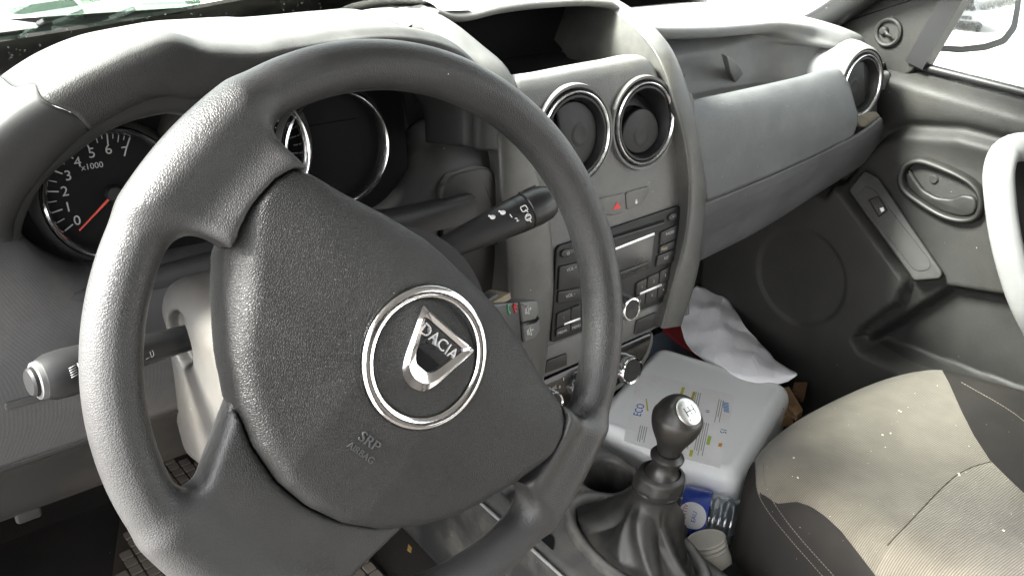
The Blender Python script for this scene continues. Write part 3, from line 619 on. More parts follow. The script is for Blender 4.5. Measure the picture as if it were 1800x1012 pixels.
# embossed step on that panel
st = [(770, 430), (772, 330), (792, 304), (838, 292), (862, 296), (880, 345), (893, 430)]
sf = Frame((0.15, 0.181, 0.0), (1, 0.03, 0), (0, 0.05, 1))
plate('panel_step', rounded([sf.uv(*p) for p in st], 0.006), sf, -0.006, 0.0035, M['dash'], dash, 0.004, 4)
# ------------------------------------------------------------------ steering column shroud
CF = Frame((0, 0, 0), WU, WV)
SP_ = atX(320, 596, -0.100); SOCK = (float(SP_@CF.v), float(SP_@CF.n))
def shroud_sdf(X, Y, Z):
    k = sstep(-0.06, -0.16, Z); hw = 0.098+0.006*k
    qx = np.abs(X)-hw+0.024; qy = np.abs(Y+0.033-0.01*k)-(0.066+0.012*k)+0.024
    d = np.sqrt(np.maximum(qx, 0)**2+np.maximum(qy, 0)**2)+np.minimum(np.maximum(qx, qy), 0)-0.024
    d = smax(d, Z+0.052, 0.014); d = smax(d, -(Z+0.20), 0.004)
    b = np.sqrt((Y-SOCK[0])**2+(Z-SOCK[1])**2)-0.020                     # sockets of the stalks
    return smax(d, -np.maximum(np.maximum(b, Z*0), 0.086-np.abs(X))-0*X, 0.004) if False else smax(d, -np.maximum(b, 0.093-np.abs(X)), 0.004)
V_, F_ = nets(shroud_sdf, (-0.125, -0.13, -0.205), (0.125, 0.07, -0.045), 0.0028)
shroud = tag(mesh('column_shroud', in_frame(V_, CF), F_, M['shroud'], None), 'dusty grey plastic shroud around the steering column, behind the wheel', 'column shroud')
# ------------------------------------------------------------------ stalks
def frustum(path_prof, A, Bp, up=(0, 0, 1)):
    d = Bp-A; L = np.linalg.norm(d); fr = Frame(A, np.cross(up, d), np.cross(d, np.cross(up, d)))
    return fr, L
def stalk_frame(A, Bp): 
    d = (Bp-A)/np.linalg.norm(Bp-A); u = np.cross((0, 0, 1.0), d); u /= np.linalg.norm(u); v = np.cross(d, u)
    fr = Frame(A, u, v); return fr, float(np.linalg.norm(Bp-A))
def facing(fr, s, r, A=None):
    """a frame on the stalk's skin at distance s along it, turned to the driver's eye"""
    P = fr.w(0, 0, s); e = CAM_POS-P; e = e-(e@fr.n)*fr.n; e /= np.linalg.norm(e)
    return Frame(P+e*r, fr.n, np.cross(e, fr.n)), e
A_ = SP_+np.array((0.004, 0, 0)); B_ = atY(58, 671, A_[1]-0.018)
lf, LL = stalk_frame(A_, B_)
ls = thing('light_stalk', A_, 'black light stalk with a round end button, left of the wheel', 'stalk')
lathe('stalk_arm', [(0, -0.02), (0.0088, -0.02), (0.0092, 0.0), (0.0103, LL*0.30), (0.0112, LL*0.52), (0.0112, LL*0.53)], lf, M['stalk'], ls, 40)
lathe('light_ring', [(0.0112, LL*0.525), (0.0128, LL*0.54), (0.0150, LL*0.70), (0.0156, LL*0.80), (0.0150, LL*0.90), (0.0128, LL*0.955), (0.0112, LL*0.965), (0.0, LL*0.965)], lf, M['stalk'], ls, 40)
lathe('end_cap', [(0.0122, LL*0.955), (0.0118, LL*0.985), (0.0095, LL*0.99), (0.0095, LL*0.97)], lf, M['key_grey'], ls, 40)
lathe('end_button', [(0.0092, LL*0.97), (0.0092, LL*1.01), (0.0080, LL*1.025), (0.0, LL*1.03)], lf, M['black'], ls, 40)
lathe('stalk_boss', [(0.0, -0.012), (0.0165, -0.012), (0.0175, -0.02), (0.0175, -0.03)], Frame(A_, lf.u, lf.v), M['shroud'], ls, 40)
def headlamp_icon(fr, s, k):
    P = [tube_vf([fr.w(s*(0.25+0.45*math.cos(t)), s*0.5*math.sin(t), 0.0002) for t in np.linspace(-1.57, 1.57, 9)]+[fr.w(s*0.25, -s*0.5, 0.0002)], s*0.045, 5)]
    P.append(tube_vf([fr.w(s*0.25, -s*0.5, 0.0002), fr.w(s*0.25, s*0.5, 0.0002)], s*0.045, 5))
    for j in range(k):
        y = s*(-0.4+0.8*j/max(k-1, 1)); P.append(tube_vf([fr.w(s*0.05, y, 0.0002), fr.w(-s*0.55, y-s*0.15, 0.0002)], s*0.035, 5))
    return joined(P)
for s, r, k, sz in ((LL*0.80, 0.0157, 5, 0.0072), (LL*0.33, 0.0106, 2, 0.0048), (LL*0.38, 0.0108, 0, 0.0042)):
    ff, e = facing(lf, s, r)
    ff = Frame(ff.o, -ff.u, -ff.v); 
    if sz < 0.005: ff = ff.moved(0, (-0.0035 if k else 0.0035), -0.0008)
    v, f = headlamp_icon(ff, sz, k); mesh('printed_symbol', v, f, M['print_dim'], ls)
A_ = atY(760, 447, 0.125); B_ = atY(966, 352, 0.118)
wf, LL = stalk_frame(A_, B_)
ws = thing('wiper_stalk', A_, 'black wiper stalk with white printed symbols, right of the wheel', 'stalk')
lathe('stalk_arm', [(0, -0.04), (0.0085, -0.04), (0.0095, 0.0), (0.0112, LL*0.2), (0.0148, LL*0.55), (0.0160, LL*0.685), (0.0160, LL*0.69)], wf, M['stalk'], ws, 40)
lathe('collar', [(0.0155, LL*0.688), (0.0162, LL*0.70), (0.0165, LL*0.76), (0.0158, LL*0.768)], wf, M['stalk'], ws, 40)
lathe('twist_end', [(0.0158, LL*0.772), (0.0166, LL*0.78), (0.0168, LL*0.86), (0.0158, LL*0.95), (0.0135, LL*0.992), (0.0118, LL*1.0), (0.0110, LL*0.985), (0.0, LL*0.985)], wf, M['stalk'], ws, 40)
ff, e = facing(wf, LL*0.875, 0.0160); 
plate('finger_grip', rrect(LL*0.15, 0.007, 0.003), Frame(wf.w(0, 0, LL*0.87)+0.0115*np.cross(e, wf.n)*(1 if np.cross(e, wf.n)[2] > 0 else -1), wf.n, e), -0.006, 0.006, M['stalk'], ws, 0.002)
def wipe_icon(fr, s, kind):
    P = []
    if kind == 0: P = [tube_vf([fr.w(*p, 0.0002) for p in rrect(s, s*0.8, s*0.2, 3)], s*0.09, 5, True), tube_vf([fr.w(s*0.1, -s*0.2, 0.0002), fr.w(s*0.3, -s*0.75, 0.0002)], s*0.09, 5)]
    elif kind == 1: P = [tube_vf([fr.w(*p, 0.0002) for p in ellipse(s*0.5, s*0.5, 16)], s*0.1, 5, True), tube_vf([fr.w(*p, 0.0002) for p in rrect(s*1.0, s*0.45, s*0.1, 3)], s*0.08, 5, True), tube_vf([fr.w(s*0.1, -s*0.4, 0.0002), fr.w(s*0.3, -s*0.9, 0.0002)], s*0.09, 5)]
    else:
        P = [plate_vf(ellipse(s*0.5, s*0.42, 14), fr, -0.0002, 0.0003), tube_vf([fr.w(-s*0.5, s*0.6, 0.0002), fr.w(-s*0.1, s*0.2, 0.0002)], s*0.16, 5)]
    return joined(P)
for (px, py), kind, sz in (((921, 367), 0, 0.0058), ((928, 382), 1, 0.0056), ((866, 382), 2, 0.0050), ((884, 374), 2, 0.0050)):
    # where the eye's line meets the skin of the stalk
    d = ray(px, py); d = d/np.linalg.norm(d); best = None
    for t in np.linspace(0.3, 0.9, 2400):
        P = CAM_POS+d*t-wf.o; s = P@wf.n; rr = np.linalg.norm(P-s*wf.n)
        if rr <= np.interp(s/LL, [0, 0.2, 0.55, 0.69, 0.86, 0.95, 1], [0.0095, 0.0112, 0.0148, 0.016, 0.0168, 0.0158, 0.012]): best = (P, s); break
    if best is None: continue
    P, s = best; e = (P-s*wf.n); e /= np.linalg.norm(e); ff = Frame(P+wf.o+e*0.0002, wf.n, np.cross(e, wf.n))
    v, f = wipe_icon(ff, sz, kind); mesh('printed_symbol', v, f, M['print'], ws)
    if kind == 2 and px > 870:
        for k, t in enumerate('12'):
            q = ff.moved(0.0045+0.0022*k, -0.006-0.0055*k, -0.0004); v, f = text_vf(t, q, 0.0055, 0.0006); mesh('printed_symbol', v, f, M['print'], ws, False)
# audio remote below it
rf_ = Frame(atY(905, 555, 0.10), (1, 0.22, 0.02), (0, 0.25, 1))
ar = thing('audio_remote', rf_.o, 'small grey audio remote with phone and volume keys behind the wheel', 'remote control')
def rp(px, py): return rf_.uv(px, py)
plate('remote_body', rounded([rp(*p) for p in ((800, 545), (866, 533), (914, 530), (921, 620), (830, 660))], 0.003), rf_, -0.034, 0, M['stalk'], ar, 0.003)
plate('volume_up_key', rounded([rp(*p) for p in ((912, 531), (944, 527), (947, 551), (940, 562), (917, 567))], 0.0022), rf_, -0.030, 0.0012, M['key_grey'], ar, 0.002)
plate('volume_down_key', rounded([rp(*p) for p in ((917, 568.5), (940, 563.5), (947, 553), (948, 582), (938, 597), (921, 602))], 0.0022), rf_, -0.030, 0.0012, M['key_grey'], ar, 0.002)
tf = Frame(rf_.w(*rp(880, 530), -0.016), rf_.u, -rf_.n)
plate('top_face', rounded([(-0.05, -0.013), (0.018, -0.013), (0.021, 0.014), (-0.05, 0.014)], 0.002), tf, -0.004, 0.0015, M['tan'], ar, 0.001)
plate('top_key', rounded([(-0.010, -0.008), (0.008, -0.008), (0.011, 0.008), (-0.006, 0.008)], 0.003), tf, 0, 0.0042, M['key_grey'], ar, 0.0015)
def spk(fr, s, plus):
    P = [tube_vf([fr.w(*p, 0.0002) for p in ((-s*0.5, -s*0.3), (-s*0.5, s*0.3), (-s*0.2, s*0.3), (s*0.2, s*0.65), (s*0.2, -s*0.65), (-s*0.2, -s*0.3))], s*0.07, 5, True), tube_vf([fr.w(-s*0.2, -s*0.3, 0.0002), fr.w(-s*0.2, s*0.3, 0.0002)], s*0.07, 5), tube_vf([fr.w(s*0.4, 0, 0.0002), fr.w(s*0.8, 0, 0.0002)], s*0.07, 5)]
    if plus: P.append(tube_vf([fr.w(s*0.6, -s*0.22, 0.0002), fr.w(s*0.6, s*0.22, 0.0002)], s*0.07, 5))
    return joined(P)
for (px, py), pl in (((925, 545), True), ((929, 582), False)):
    v, f = spk(rf_.moved(*rp(px, py), 0.0012), 0.0068, pl); mesh('printed_symbol', v, f, M['print'], ar)
def phone(fr, s): return tube_vf([fr.w(s*0.25*math.cos(t)+0.1*s, s*0.62*math.sin(t), 0.0002) for t in np.linspace(1.9, 4.4, 9)], [s*0.14, s*0.17, s*0.12, s*0.08, s*0.08, s*0.08, s*0.12, s*0.17, s*0.14], 6)
v, f = phone(rf_.moved(*rp(894, 543), 0.0), 0.0072); mesh('answer_symbol', v, f, M['green'], ar)
v, f = joined([phone(rf_.moved(*rp(905, 541), 0.0), 0.0072), tube_vf([rf_.moved(*rp(905, 541)).w(-0.003, 0.0025, 0.0002), rf_.moved(*rp(905, 541)).w(0.003, -0.001, 0.0002)], 0.0006, 5), tube_vf([rf_.moved(*rp(905, 541)).w(-0.003, -0.001, 0.0002), rf_.moved(*rp(905, 541)).w(0.003, 0.0025, 0.0002)], 0.0006, 5)])
mesh('hang_up_symbol', v, f, M['red'], ar)
# ------------------------------------------------------------------ centre stack
SF = Frame((0.38, 0.185, 0.04), (1, 0, 0), (0, 0.14, 1))
def sp(px, py, h=0.0): return SF.uv(px, py, h)
def mixed(pts): return [atY(a, b, y) for a, b, y in pts]
# face: a gently rounded panel, its top edge rolling back into the storage bin
face_top = [(905, 150), (912, 142), (960, 134), (1020, 122), (1080, 111), (1132, 102), (1150, 112), (1172, 165)]
def sedge(pts, h): return [SF.at(px, py, h) for px, py in pts]
TP = [sp(*p, -0.004) for p in face_top]
def row(dz, h): return [SF.w(a, b+dz, h) for a, b in TP]
rows = [row(-0.001, -0.045), row(0.003, -0.022), row(0.0, -0.008), row(-0.012, -0.001)]
rows += [[SF.w(x, z, 0) for x in (-0.125, -0.1, -0.05, 0, 0.05, 0.09, 0.105, 0.112)] for z in (0.02, -0.05, -0.12, -0.20, -0.225, -0.24)]
v, f = loft(rows, 90, 9); f = [tuple(reversed(q)) for q in f]
VENT_C = [(SF.uv(1012, 240, 0.003), 0.0445), (SF.uv(1133, 217, 0.003), 0.0430)]
hole = np.min([np.hypot((v-SF.o)@SF.u-c[0], (v-SF.o)@SF.v-c[1])-r*1.03 for c, r in VENT_C], axis=0)
_, (v, f) = clip_mesh(v, f, hole)                       # round openings for the vents
solidify(mesh('stack_face', v, f, M['stack'], dash), 0.003)
ro = [(1072, -8, .31), (1110, 15, .275), (1150, 48, .235), (1180, 85, .205), (1200, 130, .187), (1218, 190, .174), (1232, 260, .167), (1240, 330, .162), (1238, 400, .157), (1228, 470, .152), (1212, 530, .147), (1197, 572, .144)]
ri = [(1058, 2, .31), (1092, 30, .27), (1128, 60, .23), (1152, 90, .205), (1170, 127, .188), (1188, 187, .174), (1203, 240, .166), (1212, 310, .160), (1211, 366, .156), (1203, 429, .151), (1187, 488, .147), (1164, 577, .142)]
lo_ = [(728, 22, .30), (738, 40, .275), (765, 65, .25), (800, 90, .23), (845, 120, .21), (868, 165, .193), (878, 250, .180), (884, 340, .170), (893, 430, .163), (898, 520, .156), (900, 600, .150), (895, 690, .145)]
li = [(745, 10, .30), (800, 42, .265), (850, 82, .235), (885, 112, .215), (905, 145, .2), (913, 175, .19), (925, 235, .178), (950, 320, .168), (966, 385, .162), (972, 455, .156), (971, 538, .150), (952, 700, .140)]
def ear(name, outer, inner, sgn):
    O, I = catmull(mixed(outer), 40), catmull(mixed(inner), 40); mid = (O+I)/2+np.array((0, -0.0025, 0.001))
    back = np.array((0, 0.05, -0.012)); iback = np.array((-0.004*sgn, 0.13, -0.03)); e = np.array((sgn*0.004, 0.006, 0))
    rows = [O+back+e, O+np.array((sgn*0.001, 0.008, 0)), O, mid, I, I+np.array((0, 0.006, 0)), I+iback]
    rows = [list(r) for r in rows]
    if sgn < 0: rows = rows
    return surf(name, rows, M['ear'], dash, 60, 5, sharp=50, flip=(sgn > 0))
ear('stack_trim', ro, ri, 1); ear('stack_trim', lo_, li, -1)
# a thin bright inlay along the right trim's outer edge
# storage bin
BX0, BX1 = 0.232, 0.475
bin_ = thing('storage_bin', (0.36, 0.3, 0.085), parent=dash)
w_ = 0.003
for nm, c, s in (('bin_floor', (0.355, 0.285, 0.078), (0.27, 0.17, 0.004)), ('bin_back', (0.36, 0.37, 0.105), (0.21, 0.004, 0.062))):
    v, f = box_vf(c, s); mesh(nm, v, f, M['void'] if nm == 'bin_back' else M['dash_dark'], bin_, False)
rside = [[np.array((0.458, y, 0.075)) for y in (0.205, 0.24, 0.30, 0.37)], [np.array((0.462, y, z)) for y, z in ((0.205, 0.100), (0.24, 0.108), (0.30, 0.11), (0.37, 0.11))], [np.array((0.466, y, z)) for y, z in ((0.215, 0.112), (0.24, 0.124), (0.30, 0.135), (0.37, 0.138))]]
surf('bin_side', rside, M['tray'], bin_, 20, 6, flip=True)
v, f = box_vf((0.29, 0.235, 0.0815), (0.05, 0.012, 0.003)); tag(mesh('purple_card', v, f, M['purple'], None, False), 'small purple card lying at the front of the dark storage bin', 'card')
# top of the dash over the bin, from its lip to the windscreen
lip = [(768, 30), (795, 38), (824, 37), (880, 24), (950, 15), (1020, 11), (1071, 14), (1085, 22)]
LP = aY(0.285, lip)
rows = [[p+np.array((0, 0.09, 0.0)) for p in LP], [p+np.array((0, 0.012, -0.001)) for p in LP], LP, [p+np.array((0, -0.003, 0.005)) for p in LP], [p+np.array((0, 0.006, 0.010)) for p in LP], [p+np.array((0, 0.03, 0.012)) for p in LP], [p*np.array((1, 0, 1))+np.array((0, 0.45, -0.008)) for p in LP], [p*np.array((1, 0, 0))+np.array((0, 0.60, 0.085)) for p in LP]]
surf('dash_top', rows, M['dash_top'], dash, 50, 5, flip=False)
# dash top to the left of the trim, behind the hood
rows = [[np.array((x, y, z)) for x, z in zip((-0.5, -0.2, 0.0, 0.10, 0.16, 0.215, 0.26), zz)] for y, zz in ((0.285, (0.02, 0.06, 0.10, 0.11, 0.130, 0.152, 0.152)), (0.31, (0.02, 0.06, 0.10, 0.115, 0.138, 0.153, 0.151)), (0.36, (0.02, 0.06, 0.098, 0.11, 0.132, 0.146, 0.148)), (0.45, (0.03, 0.065, 0.092, 0.10, 0.115, 0.13, 0.135)), (0.60, (0.045, 0.07, 0.075, 0.08, 0.082, 0.085, 0.085)))]
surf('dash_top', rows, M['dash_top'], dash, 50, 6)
# ------------------------------------------------------------------ air vents
def disc_poly(r, n=40, a0=0, a1=2*math.pi): return [(r*math.cos(a), r*math.sin(a)) for a in np.linspace(a0, a1, n, endpoint=False)]
def vent(fr, r, flap_rot, style):
    vt = thing('air_vent', fr.o, parent=dash)
    lathe('vent_bezel', [(r*1.16, -0.004), (r*1.13, 0.0015), (r*1.07, 0.0012), (r*1.02, -0.003), (r*1.0, -0.010), (r*0.98, -0.02)], fr, M['stack'], vt, 64)
    lathe('vent_ring', [(r*1.0, -0.006), (r*0.998, 0.001), (r*0.985, 0.0035), (r*0.965, 0.004), (r*0.945, 0.003), (r*0.925, 0.0005), (r*0.92, -0.008)], fr, M['satin'], vt, 72)
    lathe('vent_barrel', [(r*0.92, -0.002), (r*0.90, 0.0022), (r*0.85, 0.0022), (r*0.80, -0.002), (r*0.76, -0.010), (r*0.70, -0.030), (0, -0.035)], fr, M['black'], vt, 64)
    c, s = math.cos(flap_rot), math.sin(flap_rot); f2 = Frame(fr.o, c*fr.u+s*fr.v, -s*fr.u+c*fr.v)
    R = r*0.765
    big = []
    if style == 'half':      # a lens-shaped lower flap and a crescent behind it
        low = [p for p in disc_poly(R, 64)]
        P = np.array(low); q = poly_sd(disc_poly(R*0.80, 40), P[:, 0], P[:, 1]+R*0.42)
        # lower flap: overlap of the barrel's circle with a smaller one low down
        A = [p for p in disc_poly(R*0.985, 200) if (p[0]**2+(p[1]+R*0.40)**2) < (R*0.86)**2]
        Bq = [(R*0.86*math.cos(a), -R*0.40+R*0.86*math.sin(a)) for a in np.linspace(0, 2*math.pi, 200)]; Bq = [p for p in Bq if p[0]**2+p[1]**2 < (R*0.985)**2]
        pts = np.array(A+Bq); cen = pts.mean(0); pts = pts[np.argsort(np.arctan2(pts[:, 1]-cen[1], pts[:, 0]-cen[0]))]
        lowp = pts[::3]
        plate('flap', lowp, f2, -0.012, -0.0045, M['flap'], vt, 0.002)
        lathe('finger_dimple', [(0, 0.0006), (R*0.12, 0.00075), (R*0.20, 0.0012), (R*0.26, 0.0013), (R*0.36, 0.0003)], f2.moved(R*0.0, -R*0.42, -0.005), M['flap'], vt, 32)
        up = [(R*0.97*math.cos(a), R*0.97*math.sin(a)) for a in np.linspace(-0.15, math.pi+0.15, 40)]
        up += [(R*0.92*math.cos(a), -R*0.38+R*0.92*math.sin(a)) for a in np.linspace(math.pi-0.25, 0.25, 40)]
        plate('flap', up, Frame(f2.w(0, 0, -0.013), f2.u, f2.v-0.30*f2.n), -0.003, 0.0, M['flap'], vt, 0.001)
    else:
        m = [(R*math.cos(a), R*math.sin(a)) for a in np.linspace(-2.05, 2.05, 50)]
        plate('flap', m, f2, -0.012, -0.0045, M['flap'], vt, 0.0022)
        s2 = [(R*math.cos(a), R*math.sin(a)) for a in np.linspace(2.12, 2*math.pi-2.12, 20)]
        plate('flap', s2, f2, -0.014, -0.008, M['flap'], vt, 0.001)
        lathe('finger_dimple', [(0, 0.0006), (R*0.14, 0.00075), (R*0.22, 0.0012), (R*0.28, 0.0013), (R*0.38, 0.0003)], f2.moved(R*0.30, -R*0.05, -0.005), M['flap'], vt, 32)
    return vt
vent(Frame(SF.at(1012, 240, 0.003), SF.u, SF.v), 0.0445, math.radians(8), 'full')
vent(Frame(SF.at(1133, 217, 0.003), SF.u, SF.v), 0.0430, math.radians(-4), 'half')
# ------------------------------------------------------------------ hazard and lock buttons
def skey(name, pts, mat, parent, h0=-0.003, h1=0.002, bev=0.001, rr=0.003):
    return plate(name, rounded([sp(*p, h1) for p in pts], rr), SF, h0, h1, mat, parent, bev)
hz = skey('hazard_button', [(1046, 352), (1099, 339), (1101, 370), (1078, 379), (1050, 374)], M['stack'], dash, rr=0.004)
lk = skey('lock_button', [(1100.5, 338.5), (1143, 327), (1141, 340), (1128, 358), (1102.5, 369.5)], M['stack'], dash, rr=0.004)
tri = [sp(1085, 355, 0.0025), sp(1078, 369, 0.0025), sp(1092, 366, 0.0025)]
v, f = plate_vf(tri, SF, 0.0018, 0.0024); v2, f2 = v, f
mesh('triangle_symbol', v, f, M['red'], hz, False)
v, f = joined([plate_vf(rrect(0.0028, 0.0030, 0.0005, cx=sp(1116, 355)[0], cy=sp(1116, 355)[1]), SF, 0.0018, 0.0024), tube_vf([SF.w(sp(1116, 352)[0]+0.0009*math.cos(a), sp(1116, 352)[1]+0.0012*math.sin(a), 0.0022) for a in np.linspace(0, math.pi, 7)], 0.0003, 5)])
mesh('padlock_symbol', v, f, M['print'], lk, False)
# ------------------------------------------------------------------ radio
def bq(x, y): return (950+x/2.53, 330+y/2.53)
radio = thing('car_radio', SF.at(1085, 490, 0), 'black car radio with display and chrome volume knob in the centre stack', 'radio')
RH = 0.0030
def rk(name, pts, mat, parent=None, h0=0.0, h1=0.0052, bev=0.0008, rr=0.0018, h=None):
    hh = h1 if h is None else h
    return plate(name, rounded([sp(*bq(*p), hh) for p in pts], rr), SF, h0, h1, mat, parent or radio, bev)
rk('radio_face', [(72, 262), (625, 76), (612, 300), (560, 503), (48, 692)], M['black'], None, -0.006, RH, 0.0012, 0.006)
rk('disc_slot', [(290, 222), (552, 138), (550, 152), (290, 240)], M['void'], None, RH-0.0005, RH+0.0003, 0.0, 0.001)
rk('disc_slot_lip', [(285, 236), (552, 152), (551, 163), (285, 250)], M['stalk'], None, RH-0.0005, RH+0.0022, 0.0006, 0.001)
rk('display', [(300, 290), (508, 206), (492, 350), (330, 425)], M['lcd'], None, RH-0.0005, RH+0.0006, 0.0003, 0.002)
rk('display_strip', [(300, 281), (508, 199), (508, 210), (300, 292)], M['satin'], None, RH, RH+0.0012, 0.0003, 0.0004)
rk('display_ledge', [(310, 392), (480, 328), (482, 342), (314, 408)], M['stalk'], None, RH, RH+0.002, 0.0006, 0.001)
def label_on(parent, txt, px, size, mat=None):
    a, b = sp(*bq(*px), 0.0054); v, f = text_vf(txt, SF.moved(a, b, 0.0053), size, 0.0003); return mesh('lettering', v, f, mat or M['print_dim'], parent, False)
def sym_power(parent, px):
    a, b = sp(*bq(*px), 0.0054); fr = SF.moved(a, b, 0.0053)
    v, f = joined([tube_vf([fr.w(0.0016*math.cos(t), 0.0016*math.sin(t), 0) for t in np.linspace(2.2, 7.2, 12)], 0.00025, 4), tube_vf([fr.w(0, 0, 0), fr.w(0, 0.002, 0)], 0.00025, 4)]); mesh('power_symbol', v, f, M['print'], parent, False)
k = rk('button', [(92, 290), (105, 276), (150, 270), (152, 292), (110, 312), (96, 308)], M['key'], rr=0.003); sym_power(k, (124, 291))
k = rk('button', [(86, 352), (176, 330), (180, 440), (80, 458)], M['key']); label_on(k, 'VOL +', (140, 360), 0.0052)
k = rk('button', [(80, 463), (180, 446), (182, 500), (78, 514)], M['key']); label_on(k, 'VOL -', (134, 478), 0.0052)
k = rk('button', [(76, 560), (136, 536), (134, 598), (72, 624)], M['key']); label_on(k, '/', (104, 577), 0.004)
k = rk('button', [(139, 534), (178, 520), (178, 580), (137, 597)], M['key'])
k = rk('button', [(72, 629), (134, 604), (132, 640), (70, 664)], M['key']); label_on(k, 'MEDIA', (98, 640), 0.0044)
k = rk('button', [(137, 602), (180, 585), (180, 624), (135, 640)], M['key']); label_on(k, 'MENU', (160, 617), 0.0044)
rk('bright_strip', [(108, 603), (178, 577), (178, 586), (108, 612)], M['satin'], None, RH, 0.0062, 0.0003, 0.0003)
k = rk('button', [(570, 128), (584, 115), (608, 112), (610, 130), (594, 146), (574, 148)], M['key'], rr=0.003); label_on(k, '^', (591, 131), 0.005)
k = rk('button', [(538, 198), (608, 166), (604, 226), (534, 258)], M['key']); label_on(k, 'RADIO', (577, 201), 0.0046)
k = rk('button', [(534, 262), (602, 232), (600, 266), (530, 296)], M['key']); rk('usb_port', [(538, 268), (566, 262), (564, 274), (538, 280)], M['tan'], k, RH, 0.0056, 0.0002, 0.0004)
k = rk('button', [(524, 302), (600, 272), (596, 326), (516, 352)], M['key']); label_on(k, 'AST', (560, 312), 0.0046)
for c, (x0, x1) in enumerate(((430, 475), (480, 529), (534, 578))):
    for r_ in range(2):
        y0 = 424-c*26+r_*62; k = rk('button', [(x0-r_*8, y0), (x1-r_*8, y0-22), (x1-r_*8-4, y0+36), (x0-r_*8-4, y0+58)], M['key']); label_on(k, str(c+1+3*r_), ((x0+x1)/2-r_*8, y0+18), 0.0046)
rk('bright_strip', [(445, 467), (540, 427), (540, 437), (445, 477)], M['satin'], None, RH, 0.0062, 0.0003, 0.0003)
kf_ = Frame(SF.at(*bq(372, 528), RH), SF.u, SF.v)
kn = thing('volume_knob', kf_.o, parent=radio)
lathe('knob_ring', [(0.0138, 0), (0.0138, 0.010), (0.0128, 0.0125), (0.0112, 0.0128), (0.0106, 0.011)], kf_, M['chrome'], kn, 48)
lathe('knob_face', [(0.0108, 0.011), (0.0100, 0.0118), (0, 0.0112)], kf_, M['key'], kn, 48)
# ------------------------------------------------------------------ switch strip and climate panel under the radio
sw = rk('switch_strip', [(15, 720), (40, 700), (545, 512), (552, 560), (500, 634), (0, 850)], M['stack'], dash, -0.006, 0.001, 0.001, 0.004)
rk('blank_switch', [(430, 590), (515, 553), (512, 618), (420, 655)], M['key'], dash, 0.0, 0.0032, 0.001, 0.002)
rk('blank_switch', [(30, 770), (120, 735), (120, 790), (20, 826)], M['key'], dash, 0.0, 0.0032, 0.001, 0.002)
cl = thing('climate_controls', SF.at(1050, 660), 'glossy black climate control panel with chrome ringed knobs under the radio', 'climate controls')
rk('control_face', [(-20, 870), (500, 640), (492, 690), (462, 760), (400, 838), (330, 892), (100, 1010), (-40, 1060)], M['gloss_black'], cl, -0.012, 0.0022, 0.002, 0.012)
rk('control_bezel', [(-40, 868), (506, 632), (502, 700), (474, 770), (410, 850), (336, 906), (100, 1030), (-60, 1090)], M['stack'], cl, -0.016, -0.004, 0.002, 0.012)
for px, py, rr_ in ((372, 798, 0.0168), (22, 945, 0.0145), (190, 880, 0.0168)):
    kf2 = Frame(SF.at(*bq(px, py), 0.002), SF.u, SF.v); kn = thing('knob', kf2.o, parent=cl)
    lathe('knob_ring', [(rr_, 0), (rr_*0.98, 0.012), (rr_*0.90, 0.014), (rr_*0.8, 0.013)], kf2, M['chrome'], kn, 48)
    lathe('knob_face', [(rr_*0.82, 0.011), (rr_*0.76, 0.0135), (0, 0.013)], kf2, M['key'], kn, 48)
def cl_sym(px, py, txt, s):
    a, b = sp(*bq(px, py), 0.0026); v, f = text_vf(txt, SF.moved(a, b, 0.0026), s, 0.0003); mesh('lettering', v, f, M['print'], cl, False)
for px, py, t, s in ((62, 888, 'AC', 0.005), (30, 890, 'o', 0.006), (85, 885, '0', 0.005), (103, 850, '1', 0.005), (30, 915, '|', 0.005)): cl_sym(px, py, t, s)
# ------------------------------------------------------------------ passenger side of the dash
def xs(y, z, X, dy=None, dz=None): return [np.array((x, y+(dy[i] if dy else 0), z+(dz[i] if dz else 0))) for i, x in enumerate(X)]
XP = [0.49, 0.56, 0.64, 0.71, 0.77, 0.82, 0.865, 0.905, 0.95, 0.985]
fw = [0, 0, 0, 0, -0.008, -0.035, -0.060, -0.070, -0.055, -0.01]      # how far the back wall comes forward at the right
rows = [xs(0.62, 0.07, XP), xs(0.45, 0.105, XP, None, [0, 0, 0, 0, 0, -.002, -.006, -.012, -.022, -.04]),
        xs(0.335, 0.112, XP, None, [0.012, 0.006, 0.002, 0, -.003, -.008, -.014, -.020, -.03, -.05]),
        xs(0.280, 0.104, XP, [0, 0, 0, 0, 0, -.01, -.02, -.025, -.02, 0], [0.014, 0.007, 0.002, 0, -.002, -.008, -.016, -.022, -.034, -.06]),
        xs(0.284, 0.095, XP, [0, 0, 0, 0, 0, -.012, -.035, -.04, -.03, 0], [0.014, 0.007, 0.002, 0, -.002, -.010, -.018, -.024, -.036, -.065]),
        xs(0.335, 0.087, XP, [0, 0, 0, 0, -.025, -.066, -.089, -.092, -.077, 0], [0.014, 0.007, 0.002, 0, -.002, -.012, -.020, -.026, -.04, -.07]),
        xs(0.318, 0.070, XP, fw, None), xs(0.314, 0.050, XP, fw, None), xs(0.306, 0.030, XP, fw), xs(0.300, 0.018, XP, fw), xs(0.262, 0.014, XP, [0, 0, 0, 0, -.004, -.014, -.024, -.03, -.02, 0]), xs(0.225, 0.022, XP), xs(0.224, 0.0, XP)]
surf('passenger_dash', rows, M['dash_grey'], dash, 90, 6, thick=0.003)
tabf = Frame(atY(1292, 132, 0.300), (0.55, 0.4, -0.75), (0.3, -0.2, 0.9))
v = tabf
plate('tray_tab', [tabf.uv(*p) for p in ((1273, 97), (1284, 102), (1298, 118), (1308, 140), (1308, 150), (1290, 148), (1280, 125))], tabf, -0.004, 0.004, M['dash_grey'], dash, 0.0015)
